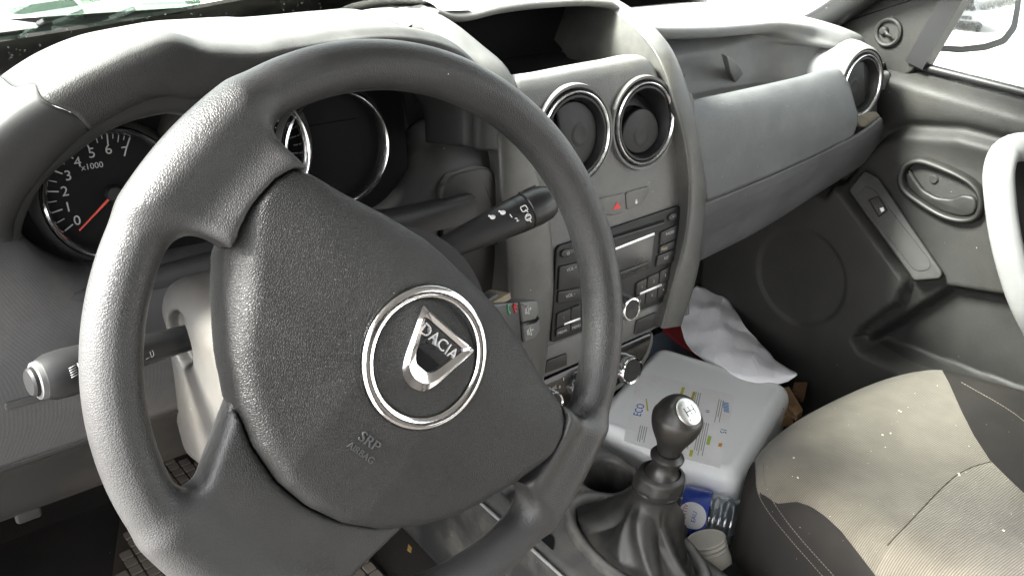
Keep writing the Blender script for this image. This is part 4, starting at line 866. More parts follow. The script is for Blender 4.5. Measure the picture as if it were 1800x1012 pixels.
# glovebox
G = [[(1196, 196), (1300, 173), (1400, 150), (1465, 134), (1477, 138)], [(1196, 190), (1300, 168), (1400, 145), (1468, 128), (1482, 140)], [(1198, 205), (1300, 186), (1400, 166), (1472, 148), (1488, 158)],
     [(1215, 250), (1310, 228), (1405, 205), (1480, 183), (1496, 186)], [(1228, 305), (1320, 277), (1410, 246), (1485, 214), (1502, 208)], [(1235, 353), (1320, 318), (1405, 281), (1478, 246), (1494, 236)]]
GY = [0.240, 0.222, 0.2115, 0.2025, 0.1965, 0.194]
rows = [aY(y, p) for y, p in zip(GY, G)]
glove = surf('glovebox_lid', rows, M['glove'], dash, 60, 7, thick=0.006)
K = [[(1230, 357), (1320, 321), (1405, 284), (1478, 249), (1496, 240), (1525, 222), (1546, 205)], [(1228, 385), (1322, 343), (1410, 300), (1480, 264), (1502, 252), (1530, 232), (1548, 212)], [(1225, 415), (1325, 370), (1420, 318), (1490, 279), (1512, 264), (1536, 243), (1549, 218)], [(1222, 455), (1330, 400), (1425, 340), (1500, 292), (1522, 273), (1541, 250), (1550, 224)]]
KY = [0.1965, 0.2025, 0.217, 0.246]
rows = [aY(y, p) for y, p in zip(KY, K)]; rows.append([p+np.array((0, 0.10, 0.01)) for p in rows[-1]])
surf('glovebox_surround', rows, M['glove'], dash, 60, 6, thick=0.004)
af = Frame(atY(1474, 251, 0.194), aY(0.194, [(1490, 243)])[0]-aY(0.194, [(1458, 259)])[0], (0, 0.05, 1))
plate('airbag_mark_plate', rrect(0.030, 0.011, 0.002), af.moved(0, 0.002, 0), -0.004, 0.0012, M['glove'], dash, 0.0006)
letter('lettering', 'AIRBAG', af.moved(0.0, 0.002, 0.0013), 0.0075, M['print_dim'], dash, 0.0004)
# end panel beyond the glovebox, below the right vent
rows = [aY(0.245, [(1480, 130), (1492, 170), (1503, 205), (1500, 235)]), aY(0.236, [(1500, 120), (1510, 180), (1520, 215), (1520, 232)]), aY(0.236, [(1545, 110), (1548, 170), (1546, 204), (1544, 222)]), aY(0.28, [(1565, 115), (1566, 170), (1558, 206), (1555, 230)])]
surf('dash_end', rows, M['dash_grey'], dash, 20, 6, thick=0.003, flip=True)
VF = Frame(atY(1514, 150, 0.210), (1, -0.06, 0), (0, 0.10, 1))
vent(VF, 0.0425, math.radians(195), 'full')
def pod(X, Y, Z): return np.sqrt(X*X+Y*Y)-0.055
lathe('vent_pod', [(0.050, 0.002), (0.054, -0.002), (0.060, -0.02), (0.066, -0.06)], VF, M['dash_grey'], dash, 48)
plate('vent_ledge', rounded([VF.uv(*p) for p in ((1500, 198), (1538, 196), (1545, 204), (1544, 222), (1512, 224), (1503, 214))], 0.004), VF, -0.03, 0.003, M['tan2'], dash, 0.002)
# ------------------------------------------------------------------ passenger door
door = thing('passenger_door', (1.02, 0.1, -0.6), 'grey passenger door with recessed handle, speaker and silver pull grip', 'car door')
DX = 1.0
def dq(px, py, x=DX): P = atX(px, py, x); return (P[1], P[2])
def dpoly(pts, x=DX): return np.array([dq(*p, x) for p in pts])
ys = np.arange(-0.22, 0.52, 0.004); zs = np.arange(-0.66, 0.075, 0.004)
YY, ZZ = np.meshgrid(ys, zs, indexing='ij')
H = np.zeros_like(YY)
# sill: the line (y, z) along the window
sA, sB = dq(1600, 118), dq(1800, 172)
sill = sA[1]+(YY-sA[0])*(sB[1]-sA[1])/(sB[0]-sA[0])
t = ZZ-sill
H += 0.022*sstep(-0.115, -0.035, t)*1.0
H -= 0.050*np.clip((t+0.028)/0.028, 0, 1.6)**2.2
# groove between the sill roll and the handle panel
gr = dpoly([(1480, 330), (1530, 268), (1560, 240), (1601, 226), (1701, 230), (1800, 256), (1900, 290)])
gz = np.interp(-YY, -gr[:, 0], gr[:, 1])
H += 0.016*sstep(0.010, -0.012, ZZ-gz)-0.010*np.exp(-((ZZ-gz-0.002)/0.010)**2)
# raised front lower block and pocket lip
blk = dpoly([(1250, 330), (1440, 330), (1470, 318), (1488, 328), (1545, 404), (1604, 484), (1603, 496), (1585, 532), (1530, 570), (1514, 592), (1528, 612), (1600, 645), (1700, 680), (1830, 722), (1900, 1200), (1200, 1200)], 0.975)
bd = poly_sd(blk, YY, ZZ)
facet = dpoly([(1480, 335), (1600, 480)], 0.975); fd = facet[1]-facet[0]; fl = np.hypot(*fd); cr = ((YY-facet[0][0])*fd[1]-(ZZ-facet[0][1])*fd[0])/fl
H += 0.032*sstep(0.002, -0.007, bd)
nearf = sstep(0.05, 0.0, np.abs(bd))*0
# the switch panel: a slope from the block's ridge down to the door skin
spl = dpoly([(1490, 330), (1520, 296), (1658, 480), (1606, 492)], 0.985); sdm = poly_sd(spl, YY, ZZ)
wv = np.clip(np.abs(cr)/0.040, 0, 1)
H -= 0.0*wv
# pocket behind the lip
pk = dpoly([(1528, 606), (1534, 590), (1600, 545), (1668, 500), (1760, 515), (1900, 540), (1900, 745), (1700, 672), (1600, 634)], 0.99)
pdm = poly_sd(pk, YY, ZZ); H -= 0.040*sstep(0.003, -0.016, pdm)
# dished speaker
sc_ = dpoly([(1415, 483)], 0.968)[0]; rs = np.hypot(YY-sc_[0], ZZ-sc_[1]); H -= 0.004*sstep(0.088, 0.080, rs)
ZZ = np.minimum(ZZ, sill+0.001)
verts = np.stack([np.minimum(DX-H, 1.016), YY, ZZ], -1).reshape(-1, 3)
fcs = grid_faces(len(ys), len(zs))
# lower dirty part split from the upper trim along the block's edge
low, up = clip_mesh(verts, fcs, np.where(ZZ < -0.16, bd, np.abs(bd)+0.001).reshape(-1)-0.003)
for nm, (v, f), mt in (('lower_panel', low, M['door_dirty']), ('upper_panel', up, M['door'])):
    mesh(nm, v, f, mt, door)
def door_h(y, z): 
    i = np.clip(((y-ys[0])/0.004), 0, len(ys)-2); j = np.clip(((z-zs[0])/0.004), 0, len(zs)-2); return float(H[int(round(i)), int(round(j))])
DF = Frame((DX, 0, 0), (0, -1, 0), (0, 0, 1))      # u to the rear (right in the picture), v up, n inboard
def dpl(name, pts, h0, h1, mat, parent=door, bev=0.002, r=0.004, x=None):
    xx = DX-(h1 if x is None else x); P = [(-a, b) for a, b in (dq(*p, xx) for p in pts)]
    return plate(name, rounded(P, r), DF, h0, h1, mat, parent, bev)
# speaker grille: a disc with rows of holes too fine to count, given as ridged rings
sg = thing('speaker', (0.968, sc_[0], sc_[1]), parent=door)
spf = Frame((DX-0.029, sc_[0], sc_[1]), (0, -1, 0), (0, 0, 1))
lathe('speaker_rim', [(0.083, -0.002), (0.081, 0.0035), (0.078, 0.0035), (0.077, 0.0)], spf, M['black'], sg, 64)
lathe('speaker_grille', [(0.0775, 0.0), (0.05, 0.004), (0.0, 0.0055)], spf, M['grille'], sg, 48)
# window switch
r0, r1, e0 = atX(1488, 330, 0.9535), atX(1602, 484, 0.9535), atX(1590, 392, 0.972)
QF = Frame(r0, r1-r0, e0-r0)
if QF.n @ np.array((-1, 0, 0.3)) < 0: QF = Frame(r0, -(r1-r0), e0-r0)
def qp(pts): return [QF.uv(*p) for p in pts]
swp = plate('switch_panel', rounded(qp([(1490, 334), (1520, 298), (1545, 312), (1658, 478), (1654, 490), (1606, 494), (1598, 482)]), 0.006), QF, -0.03, 0.001, M['switch_face'], door, 0.003)
plate('switch_tray', rounded(qp([(1505, 345), (1522, 326), (1540, 336), (1636, 460), (1634, 474), (1614, 478), (1602, 470)]), 0.006), QF, -0.002, 0.0022, M['door_dirty'], swp, 0.0008)
plate('window_switch', rounded(qp([(1526, 352), (1545, 345), (1561, 370), (1545, 382)]), 0.002), QF, 0.0, 0.0065, M['key'], swp, 0.002)
plate('switch_symbol', qp([(1547, 367), (1553, 365), (1555, 371), (1550, 374)]), QF, 0.006, 0.0068, M['print'], swp)
# handle
hd = thing('door_handle', (0.98, 0.116, -0.13), parent=door)
out = [(1577, 312), (1588, 288), (1612, 278), (1640, 284), (1700, 312), (1724, 335), (1729, 362), (1718, 386), (1692, 393), (1655, 384), (1610, 358), (1583, 335)]
inn = [(1588, 312), (1596, 294), (1614, 288), (1640, 295), (1696, 320), (1715, 340), (1719, 362), (1711, 379), (1690, 383), (1658, 375), (1616, 350), (1592, 330)]
A = np.array(dpoly(out, 0.975)); Bp = np.array(dpoly(inn, 0.975)); A = catmull(A, 60, True); Bp = catmull(Bp, 60, True)
def drow(P, h): return [np.array((DX-h, y, z)) for y, z in P]
rows = [drow(A+(A-Bp)*0.2, 0.010), drow(A, 0.026), drow(A*0.5+Bp*0.5, 0.030), drow(Bp, 0.027), drow(Bp*0.98+Bp.mean(0)*0.02, 0.012)]
v, f = loft(rows, 60, 4, True); mesh('handle_bezel', v, f, M['bezel'], hd)
v, f = plate_vf([(-y, z) for y, z in Bp], DF, 0.000, 0.0135, 0); mesh('handle_cup', v, f, M['black'], hd)
lev = [(1590, 306), (1598, 296), (1606, 312), (1622, 334), (1645, 347), (1672, 350), (1690, 342), (1712, 346), (1717, 362), (1710, 378), (1690, 382), (1658, 374), (1618, 351), (1596, 330)]
dpl('lever', lev, 0.008, 0.0215, M['bezel'], hd, 0.004, 0.006)
lathe('lock_knob', [(0, 0.006), (0.005, 0.006), (0.0065, 0.004), (0.0065, 0)], Frame((DX-0.0135, *dq(1643, 315, 0.985)), (0, -1, 0), (0, 0, 1)), M['key'], hd, 24)
# silver pull grip
gp_ = [(1860, 262), (1800, 258), (1768, 268), (1756, 300), (1758, 350), (1766, 410), (1780, 470), (1804, 540), (1840, 610)]
path = np.array([atX(px, py, x) for (px, py), x in zip(gp_, (1.0, 0.972, 0.948, 0.93, 0.925, 0.925, 0.93, 0.945, 0.995))])
path = catmull(path, 60)
vv = []; T = np.gradient(path, axis=0); T /= np.linalg.norm(T, axis=1)[:, None]
for i, P in enumerate(path):
    b = np.cross((1.0, 0, 0), T[i]); b /= np.linalg.norm(b); n_ = np.cross(T[i], b); s = math.sin(math.pi*min(max(i/59, 0.0), 1))
    for k in range(20):
        a = 2*math.pi*k/20; ca, sa = math.cos(a), math.sin(a)
        vv.append(P+b*ca*(0.0195)*(abs(ca)**-0.25 if abs(ca) > 0.05 else 1)+n_*sa*0.013)
mesh('pull_grip', np.array(vv), grid_faces(60, 20, close_c=True), M['silver'], door)
# window seal, sail panel, frame
seal = [atX(px, py, 1.005) for px, py in ((1560, 140), (1600, 112), (1700, 137), (1800, 162), (1950, 200))]
tube('window_seal', catmull(seal[1:], 12), 0.006, M['black'], door, 8)
sail = dpl('mirror_sail', [(1420, 60), (1440, 40), (1530, -30), (1690, -30), (1618, 112), (1600, 130), (1560, 140)], -0.03, 0.004, M['door'], door, 0.004, 0.006, 0.0)
sk = Frame((DX-0.004, *dq(1563, 57, 0.996)), (0, -1, 0), (0, 0, 1))
lathe('tweeter_ring', [(0.0215, -0.002), (0.0208, 0.005), (0.0185, 0.0068), (0.016, 0.0055), (0.0145, 0.0015), (0.0, 0.0008)], sk, M['door'], door, 48)
lathe('adjuster_knob', [(0.0, 0.008), (0.004, 0.0078), (0.006, 0.006), (0.007, 0.001)], sk.moved(-0.007, 0.001, 0), M['bezel'], door, 32)
tube('adjuster_stalk', [sk.w(-0.003, 0.001, 0.006), sk.w(0.004, -0.002, 0.011), sk.w(0.009, -0.004, 0.008)], [0.003, 0.0026, 0.002], M['key'], door, 10)
fr_ = [(1700, -40), (1660, 30), (1630, 82), (1612, 114)]
P = catmull([atX(px, py, 1.0) for px, py in fr_], 14)
vv = []
for p in P:
    for dy, dz, dx in ((0.013, 0.004, 0.012), (0.013, 0.004, -0.012), (-0.013, -0.004, -0.008), (-0.013, -0.004, 0.018)): vv.append(p+np.array((dx, dy, dz)))
mesh('window_frame', np.array(vv), grid_faces(14, 4, close_c=True)+[(0, 1, 2, 3)], M['black'], door, True, 30)
# window pane
pv = [atX(px, py, 1.022) for px, py in ((1612, 120), (1700, -40))]
v = np.array([(1.022, pv[0][1], pv[0][2]-0.01), (1.022, -0.55, pv[0][2]-0.05), (0.93, -0.55, 0.44), (0.96, -0.02, 0.40), (1.005, pv[1][1]-0.02, pv[1][2]+0.03)])
solidify(mesh('window_pane', v, [(0, 1, 2, 3, 4)], M['thin_glass'], door, False), 0.003)
# ------------------------------------------------------------------ wing mirror outside
mir = thing('wing_mirror', atX(1715, 95, 1.14), 'black framed wing mirror outside the passenger window', 'wing mirror')
MF = Frame(atX(1712, 40, 1.16), (0.90, -0.42, 0), (0, 0.05, 1))
mo = [(1600, -45), (1800, -60), (1797, 10), (1790, 52), (1770, 78), (1735, 90), (1690, 94), (1640, 90), (1615, 72), (1610, 20)]
mi = [(1618, -45), (1787, -60), (1783, 10), (1776, 46), (1760, 67), (1730, 77), (1690, 82), (1648, 80), (1630, 66), (1624, 20)]
plate('mirror_housing', rounded([MF.uv(*p) for p in mo], 0.006), MF, -0.07, 0.0, M['housing'], mir, 0.004, back=True)
plate('mirror_glass', rounded([MF.uv(*p) for p in mi], 0.006), MF, -0.002, 0.0015, M['mirror'], mir, 0.0004)
tube('mirror_arm', [MF.w(-0.05, -0.02, -0.04), np.array((1.03, 0.24, 0.03))], 0.018, M['stalk'], mir, 12)
# ------------------------------------------------------------------ A-pillar at the far corner
pil = [atX(px, py, x) for px, py, x in ((1400, 62, 0.985), (1452, 34, 0.985), (1490, 8, 0.98), (1530, -20, 0.975), (1640, -110, 0.94))]
tag(tube('pillar_trim', catmull(pil, 16), 0.022, M['black'], None, 14), 'black windscreen pillar trim at the far right corner of the dashboard', 'pillar trim')
# ------------------------------------------------------------------ passenger seat cushion
seat = thing('passenger_seat', (0.69, -0.15, -0.62), 'passenger seat with beige ribbed cloth and dark grey side bolsters', 'car seat')
FOOT = catmull([(0.492, 0.030), (0.532, 0.062), (0.62, 0.082), (0.74, 0.080), (0.85, 0.060), (0.915, 0.015), (0.945, -0.10), (0.96, -0.30), (0.96, -0.50), (0.47, -0.50), (0.462, -0.28), (0.468, -0.15), (0.474, -0.06), (0.480, -0.005)], 70, True)
def seat_top(X, Y):
    mid = np.exp(-((X-0.69)/0.12)**2)
    return -0.338+0.030*sstep(-0.02, -0.30, Y)*(1-mid)*np.where(X < 0.69, 0.45, 1)-0.012*sstep(0.0, -0.25, Y)*mid-0.018*sstep(-0.02, 0.09, Y)
def seat_sdf(X, Y, Z):
    fd = poly_sd(FOOT, X[:, :, 0], Y[:, :, 0])[:, :, None]
    return np.maximum(smax(fd, Z-seat_top(X, Y), 0.062), -(Z+0.52))
V_, F_ = nets(seat_sdf, (0.36, -0.50, -0.53), (1.0, 0.11, -0.29), 0.0065)
def to_px(V): q = (np.asarray(V)-CAM_POS)@CR.T; return 900+FOCAL*q[:, 0]/q[:, 2], 506+FOCAL*q[:, 1]/q[:, 2]
# the cover's seams, traced on the cushion
SEAM_OUT = [(1290, 790), (1328, 812), (1328, 835), (1331, 861), (1347, 894), (1387, 945), (1444, 1010), (1560, 1150), (900, 1150), (900, 790)]
LDARK = [(1335, 862), (1365, 885), (1400, 881), (1425, 889), (1450, 906), (1478, 932), (1500, 960), (1540, 1012), (1640, 1150), (1480, 1150), (1350, 960)]
RDARK = [(1650, 640), (1668, 672), (1690, 722), (1712, 765), (1740, 808), (1772, 840), (1800, 866), (2000, 1000), (2000, 600)]
CROSS = [(1490, 1150), (1538, 1012), (1552, 975), (1575, 942), (1610, 905), (1648, 865), (1680, 836), (1710, 820), (1741, 811), (1900, 960), (1900, 1200)]
from mathutils.bvhtree import BVHTree
seat_bvh = BVHTree.FromPolygons([tuple(p) for p in V_], [tuple(int(i) for i in q) for q in F_])
def pick(V, F, poly):
    x, y = to_px(V); return clip_mesh(V, F, poly_sd(catmull(poly, 160, True) if len(poly) > 40 else np.array(poly, float), x, y))
def on_seat(px, py):
    h_ = seat_bvh.ray_cast(Vector(CAM_POS), Vector(ray(px, py)).normalized()); return None if h_[0] is None else np.array(h_[0])
side, rest = pick(V_, F_, SEAM_OUT)
ld, rest = pick(rest[0], rest[1], LDARK); rd, rest = pick(rest[0], rest[1], RDARK); ins, front = pick(rest[0], rest[1], CROSS)
mesh('side_panel', side[0], side[1], M['seat_dark'], seat)
mesh('bolster_panel', ld[0], ld[1], M['seat_dark'], seat); mesh('bolster_panel', rd[0], rd[1], M['seat_dark'], seat)
_a, _b = on_seat(1480, 900), on_seat(1590, 822); _th = math.atan2(_b[1]-_a[1], _b[0]-_a[0]); _rot = math.atan2(-math.cos(_th), -math.sin(_th))
for _m, _k in (('ribbed', 0.0), ('ribbed2', 0.06)): M[_m].node_tree.nodes['Mapping'].inputs['Rotation'].default_value = (0, 0, _rot+_k)
mesh('cushion_insert', ins[0], ins[1], M['ribbed'], seat); mesh('cushion_front', front[0], front[1], M['ribbed2'], seat)
def seam_line(name, pts, r, mat, n=60, stitch=None):
    P = [on_seat(*p) for p in catmull(np.array(pts, float), n)]; P = np.array([p for p in P if p is not None])
    if stitch is None: return tube(name, P, r, mat, seat, 6)
    parts = []
    P = catmull(P, stitch*3)
    for i in range(stitch): parts.append(tube_vf(P[i*3:i*3+3]+np.array((0, 0, 0.0003)), 0.00055, 5))
    v, f = joined(parts); return tag(mesh(name, v, f, mat, seat), kind='stuff')
seam_line('seam', [(1560, 958), (1575, 942), (1610, 905), (1648, 865), (1680, 836), (1710, 820), (1741, 811)], 0.0006, M['seam_dark'])
seam_line('stitching', [(1329, 825), (1331, 861), (1347, 894), (1387, 945), (1446, 1012)], 0, M['thread'], 40, 46)
seam_line('stitching', [(1341, 815), (1345, 850), (1362, 886), (1402, 940), (1466, 1012)], 0, M['thread'], 40, 46)
seam_line('stitching', [(1690, 672), (1722, 690), (1752, 707), (1782, 726), (1800, 740)], 0, M['thread'], 30, 24)
tag(mesh('cushion_base', *box_vf((0.69, -0.22, -0.545), (0.46, 0.50, 0.09)), M['black'], seat, False))
# crumbs and lint lying on the cloth
cr_ = []
for _ in range(70):
    px, py = random.uniform(1340, 1800), random.uniform(670, 1012); P = on_seat(px, py)
    if P is None: continue
    s = random.choice([0.0003, 0.0004, 0.0005, 0.0008]); a = random.random()*3.14
    cr_.append(box_vf((0, 0, s*0.25), (s*random.uniform(0.6, 2), s, s*0.5), Frame(P, (math.cos(a), math.sin(a), 0), (-math.sin(a), math.cos(a), 0))))
for px, py in ((1685, 833), (1686, 836), (1402, 840), (1395, 805), (1580, 722), (1583, 724), (1764, 933), (1551, 765), (1565, 762)):
    P = on_seat(px, py)
    if P is not None: cr_.append(box_vf((0, 0, 0.001), (0.0022, 0.0016, 0.0009), Frame(P, (math.cos(px), math.sin(px), 0), (-math.sin(px), math.cos(px), 0.1))))
v, f = joined(cr_); tag(mesh('seat_crumbs', v, f, M['crumb'], None, False), 'pale crumbs and lint scattered over the passenger seat cushion', 'crumbs', kind='stuff')
# ------------------------------------------------------------------ centre console
con = thing('centre_console', (0.376, 0.1, -0.62), 'dusty grey console between the seats around the gear lever', 'console')
CZ = -0.450
def console_sdf(X, Y, Z):
    tp = CZ+0.12*sstep(0.29, 0.42, Y)+0.02*sstep(-0.02, -0.2, Y)
    rt = 0.428+0.058*sstep(0.11, 0.19, Y); w = np.maximum(0.268-X, X-rt)
    d = smax(w, Z-tp, 0.014)
    d = smax(d, np.maximum(Y-0.55, -Y-0.45), 0.01); d = np.maximum(d, -(Z+0.64))
    cup = np.maximum(np.sqrt((X-0.438)**2+(Y-0.212)**2)-0.036-0.04*(Z-CZ), CZ-0.062-Z)
    d = smax(d, -cup, 0.006)
    # shallow tray along the front
    tray = np.maximum(np.maximum(np.abs(X-0.345)-0.04, np.abs(Y-0.235)-0.03), CZ-0.02-Z); d = smax(d, -tray, 0.008)
    gr = np.abs(np.sqrt(((X-0.352)/0.085)**2+((Y-0.055)/0.115)**2)-1)*0.09-0.004
    return d
V_, F_ = nets(console_sdf, (0.24, -0.46, -0.65), (0.52, 0.57, -0.30), 0.005)
mesh('console_shell', V_, F_, M['console'], con)
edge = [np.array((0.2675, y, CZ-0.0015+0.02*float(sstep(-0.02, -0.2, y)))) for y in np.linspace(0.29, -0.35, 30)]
tube('trim_highlight', edge, 0.0022, M['silver'], con, 8)  # trim line along the console edge, its highlight put into the silver colour
slot = np.array([(0.285, 0.22), (0.300, 0.235), (0.300, 0.16), (0.285, 0.145)])
plate('coin_slot', rounded([(a, b) for a, b in slot], 0.004), Frame((0, 0, CZ), (1, 0, 0), (0, 1, 0)), -0.004, 0.001, M['void'], con)
# ------------------------------------------------------------------ gear lever
BCX, BCY = 0.366, 0.090
gear = thing('gear_lever', (BCX, BCY, CZ), 'black gear lever with a round knob and wrinkled leatherette boot', 'gear lever')
K0 = atX(1163, 838, 0.366)                      # where the boot's collar ends
def boot_c(t): return np.array((BCX+(K0[0]-BCX)*t, BCY+(K0[1]-BCY)*t, CZ+0.004+(K0[2]+0.004-CZ)*t))
def boot_r(t):
    k = np.interp(t, [0, 0.12, 0.3, 0.5, 0.66, 0.74, 0.86, 0.97, 1.0], [1.0, 0.94, 0.74, 0.58, 0.50, 0.48, 0.56, 0.52, 0.42]); return 0.050*k, (0.050+0.034*max(0, 1-t*1.6))*k
bv = []; NB, NA = 64, 120
for i in range(NB):
    t = i/(NB-1); c_ = boot_c(t); a_, b_ = boot_r(t)
    for k in range(NA):
        an = 2*math.pi*k/NA
        env = float(sstep(0.0, 0.16, t)*sstep(0.72, 0.5, t)); env2 = float(sstep(0.74, 0.82, t)*sstep(1.0, 0.9, t))
        tw = 1.9*t
        fold = lambda ph, n_, sh: (1-abs(math.sin((n_*an+ph)/2)))**sh
        w = 0.34*fold(0.4+3.2*t, 3, 1.6)-0.22*fold(2.4-1.8*t, 4, 1.3)+0.16*fold(1.1+5.0*t, 5, 1.8)+0.05*math.sin(8*an+7*t)
        w2 = 0.03*math.sin(5*an+1)+0.015*math.sin(9*an)
        s_ = 1+env*w+env2*w2
        dz = env*(0.016*math.sin(2*an+0.9)+0.008*math.sin(3*an+4*t))*max(0, 1-1.3*t)
        bv.append(c_+np.array((a_*s_*math.cos(an), b_*s_*math.sin(an), dz)))
mesh('boot', np.array(bv), grid_faces(NB, NA, close_c=True), M['boot'], gear)
bl = [np.array((BCX+0.053*math.cos(a), BCY+0.100*math.sin(a), CZ+0.003)) for a in np.linspace(0, 2*math.pi, 72, endpoint=False)]
tube('boot_frame', bl, 0.0085, M['console'], gear, 12, True)
c_ = boot_c(0.735); a_, b_ = boot_r(0.735)
tube('boot_tie', [c_+np.array((a_*1.02*math.cos(a), b_*1.02*math.sin(a), -0.010*math.cos(a-0.3))) for a in np.linspace(0, 2*math.pi, 40, endpoint=False)], 0.0028, M['stalk'], gear, 8, True)
K1 = atX(1189, 742, 0.372)
ax_ = (K1-K0)/np.linalg.norm(K1-K0); u_ = np.cross((0, 1, 0), ax_); KF = Frame(K0, u_, np.cross(ax_, u_)); KL = np.linalg.norm(K1-K0)
lathe('neck', [(0.021, -0.004), (0.0215, 0.004), (0.019, 0.008), (0.0155, 0.012), (0.0145, 0.020), (0.0155, 0.0245), (0.0185, 0.027), (0.0190, 0.0300), (0.0170, 0.033), (0.0135, 0.035)], KF, M['knob'], gear, 48)
KC = K1+0.004*ax_                                   # centre of the ball
TD = np.array((0.10, -0.60, 0.79)); TD /= np.linalg.norm(TD)   # the cap faces the driver
tq = np.cross((1, 0, 0), TD); TF = Frame(KC, (1, 0, 0), np.cross(TD, (1, 0, 0)))
def knob_sdf(X, Y, Z):
    P = np.stack([X-KC[0], Y-KC[1], Z-KC[2]], -1); al = P@ax_; r2 = np.sqrt(np.maximum((P**2).sum(-1)-al**2, 0))
    ball = np.sqrt(r2**2+(al*0.93)**2)-0.0262
    hgt = np.clip(-al/0.046, 0, 1); stem = np.maximum(r2-(0.0225-0.0105*hgt), np.maximum(al, -al-0.046))
    d = smin(ball, stem, 0.012)
    return smax(d, P@TD-0.0225, 0.004)
V_, F_ = nets(knob_sdf, KC-0.052, KC+0.032, 0.0022)
mesh('knob', V_, F_, M['knob'], gear)
CPF = TF.moved(0, 0, 0.0216)
lathe('knob_cap', [(0.0158, -0.001), (0.0154, 0.0008), (0.0145, 0.0016), (0.010, 0.0026), (0, 0.003)], CPF, M['knob_cap'], gear, 40)
pat = []
top = CPF.moved(0, 0, 0.0027)
for x in (-0.006, 0, 0.006): pat.append(tube_vf([top.w(x, -0.005, 0), top.w(x, 0.005, 0)], 0.0006, 5))
pat.append(tube_vf([top.w(-0.006, 0, 0.0001), top.w(0.006, 0, 0.0001)], 0.0006, 5))
for n_, x, y in (('1', -0.006, 0.008), ('2', -0.006, -0.008), ('3', 0, 0.008), ('4', 0, -0.008), ('5', 0.006, 0.008), ('R', 0.006, -0.008)):
    pat.append(text_vf(n_, top.moved(x, y, -0.0006), 0.005, 0.0010))
v, f = joined(pat); mesh('shift_pattern', v, f, M['print_dark'], gear, False)
# ------------------------------------------------------------------ floor, mats, firewall
FZ = -0.64
Frame.uv_of = lambda s, p: (float((np.array((p[0], p[1], s.o[2]))-s.o)@s.u), float((np.array((p[0], p[1], s.o[2]))-s.o)@s.v))
v, f = joined([box_vf((0.37, -0.1, FZ-0.02), (1.6, 2.1, 0.02))]); tag(mesh('floor', v, f, M['carpet'], None, False), kind='structure')
rows = [[np.array((x, y, z)) for x in (-0.50, -0.2, 0.2, 0.6, 1.02)] for y, z in ((0.80, FZ-0.012), (0.90, FZ+0.015), (1.0, FZ+0.14), (1.05, -0.2), (1.05, 0.06))]
tag(surf('firewall_carpet', rows, M['carpet'], None, 20, 8), 'dark carpeted firewall at the end of the footwells', 'carpet')
mat_ = thing('floor_mat', (0.04, 0.55, FZ), 'worn tan rubber floor mat with square treads under the steering wheel', 'floor mat')
mfr = Frame((0.045, 0.56, FZ+0.004), (1, 0.05, 0), (-0.05, 1, 0.03))
outl = rounded([mfr.moved(0, 0).uv_of(p) for p in ((-0.14, 0.28), (0.205, 0.28), (0.198, 0.45), (0.185, 0.55), (0.13, 0.74), (0.10, 0.88), (-0.03, 0.88), (-0.07, 0.734), (-0.115, 0.62))], 0.02)
plate('mat_sheet', outl, mfr, -0.006, 0.0, M['rubber_base'], mat_, 0.002)
bm_, bf_ = plate_vf(rrect(0.0158, 0.0158, 0.002, 2), Frame((0, 0, 0), (1, 0, 0), (0, 1, 0)), 0.0, 0.0032, 0.0010, 2)
tm = bpy.data.meshes.new('tread_block'); tm.from_pydata(bm_.tolist(), [], bf_); tm.materials.append(M['rubber'])
mw = Matrix([list(mfr.mat4()[0]), list(mfr.mat4()[1]), list(mfr.mat4()[2]), [0, 0, 0, 1]])
cnt = 0
gx = np.arange(-0.18, 0.18, 0.0185); gy = np.arange(-0.29, 0.33, 0.0185)
GX, GY_ = np.meshgrid(gx, gy, indexing='ij'); ins_ = poly_sd(np.array(outl), GX, GY_) < -0.012
pts = [(a, b) for a, b, k in zip(GX.ravel(), GY_.ravel(), ins_.ravel()) if k]
def seen(P):
    x, y = to_px(np.array([P])); x, y = x[0], y[0]
    return 180 < x < 700 and 810 < y < 1040
vis = [(a, b) for a, b in pts if seen(mfr.w(a, b))]
for a, b in vis[:320]:
    o = bpy.data.objects.new('tread_block', tm); link(o); o.parent = mat_
    m4 = mw.copy(); w_ = mfr.w(a, b)-WORLD_AT[mat_.name]; m4.translation = Vector(w_)
    o.matrix_local = m4
rows = [[np.array((0.985, y, z)) for z in (-0.66, -0.3, 0.04)] for y in (0.40, 0.6, 1.08)]
tag(surf('kick_panel', rows, M['carpet'], None, 8, 3), 'dark carpeted kick panel ahead of the passenger door', 'panel')
rows = [[np.array((-0.44, y, z)) for z in (-0.66, -0.3, 0.05)] for y in (0.26, 0.6, 1.08)]
tag(surf('kick_panel', rows, M['carpet'], None, 8, 3, thick=0.02), 'dark carpeted kick panel at the left end of the driver footwell, added to block sun', 'panel')  # added out of view to keep sun off the driver's floor
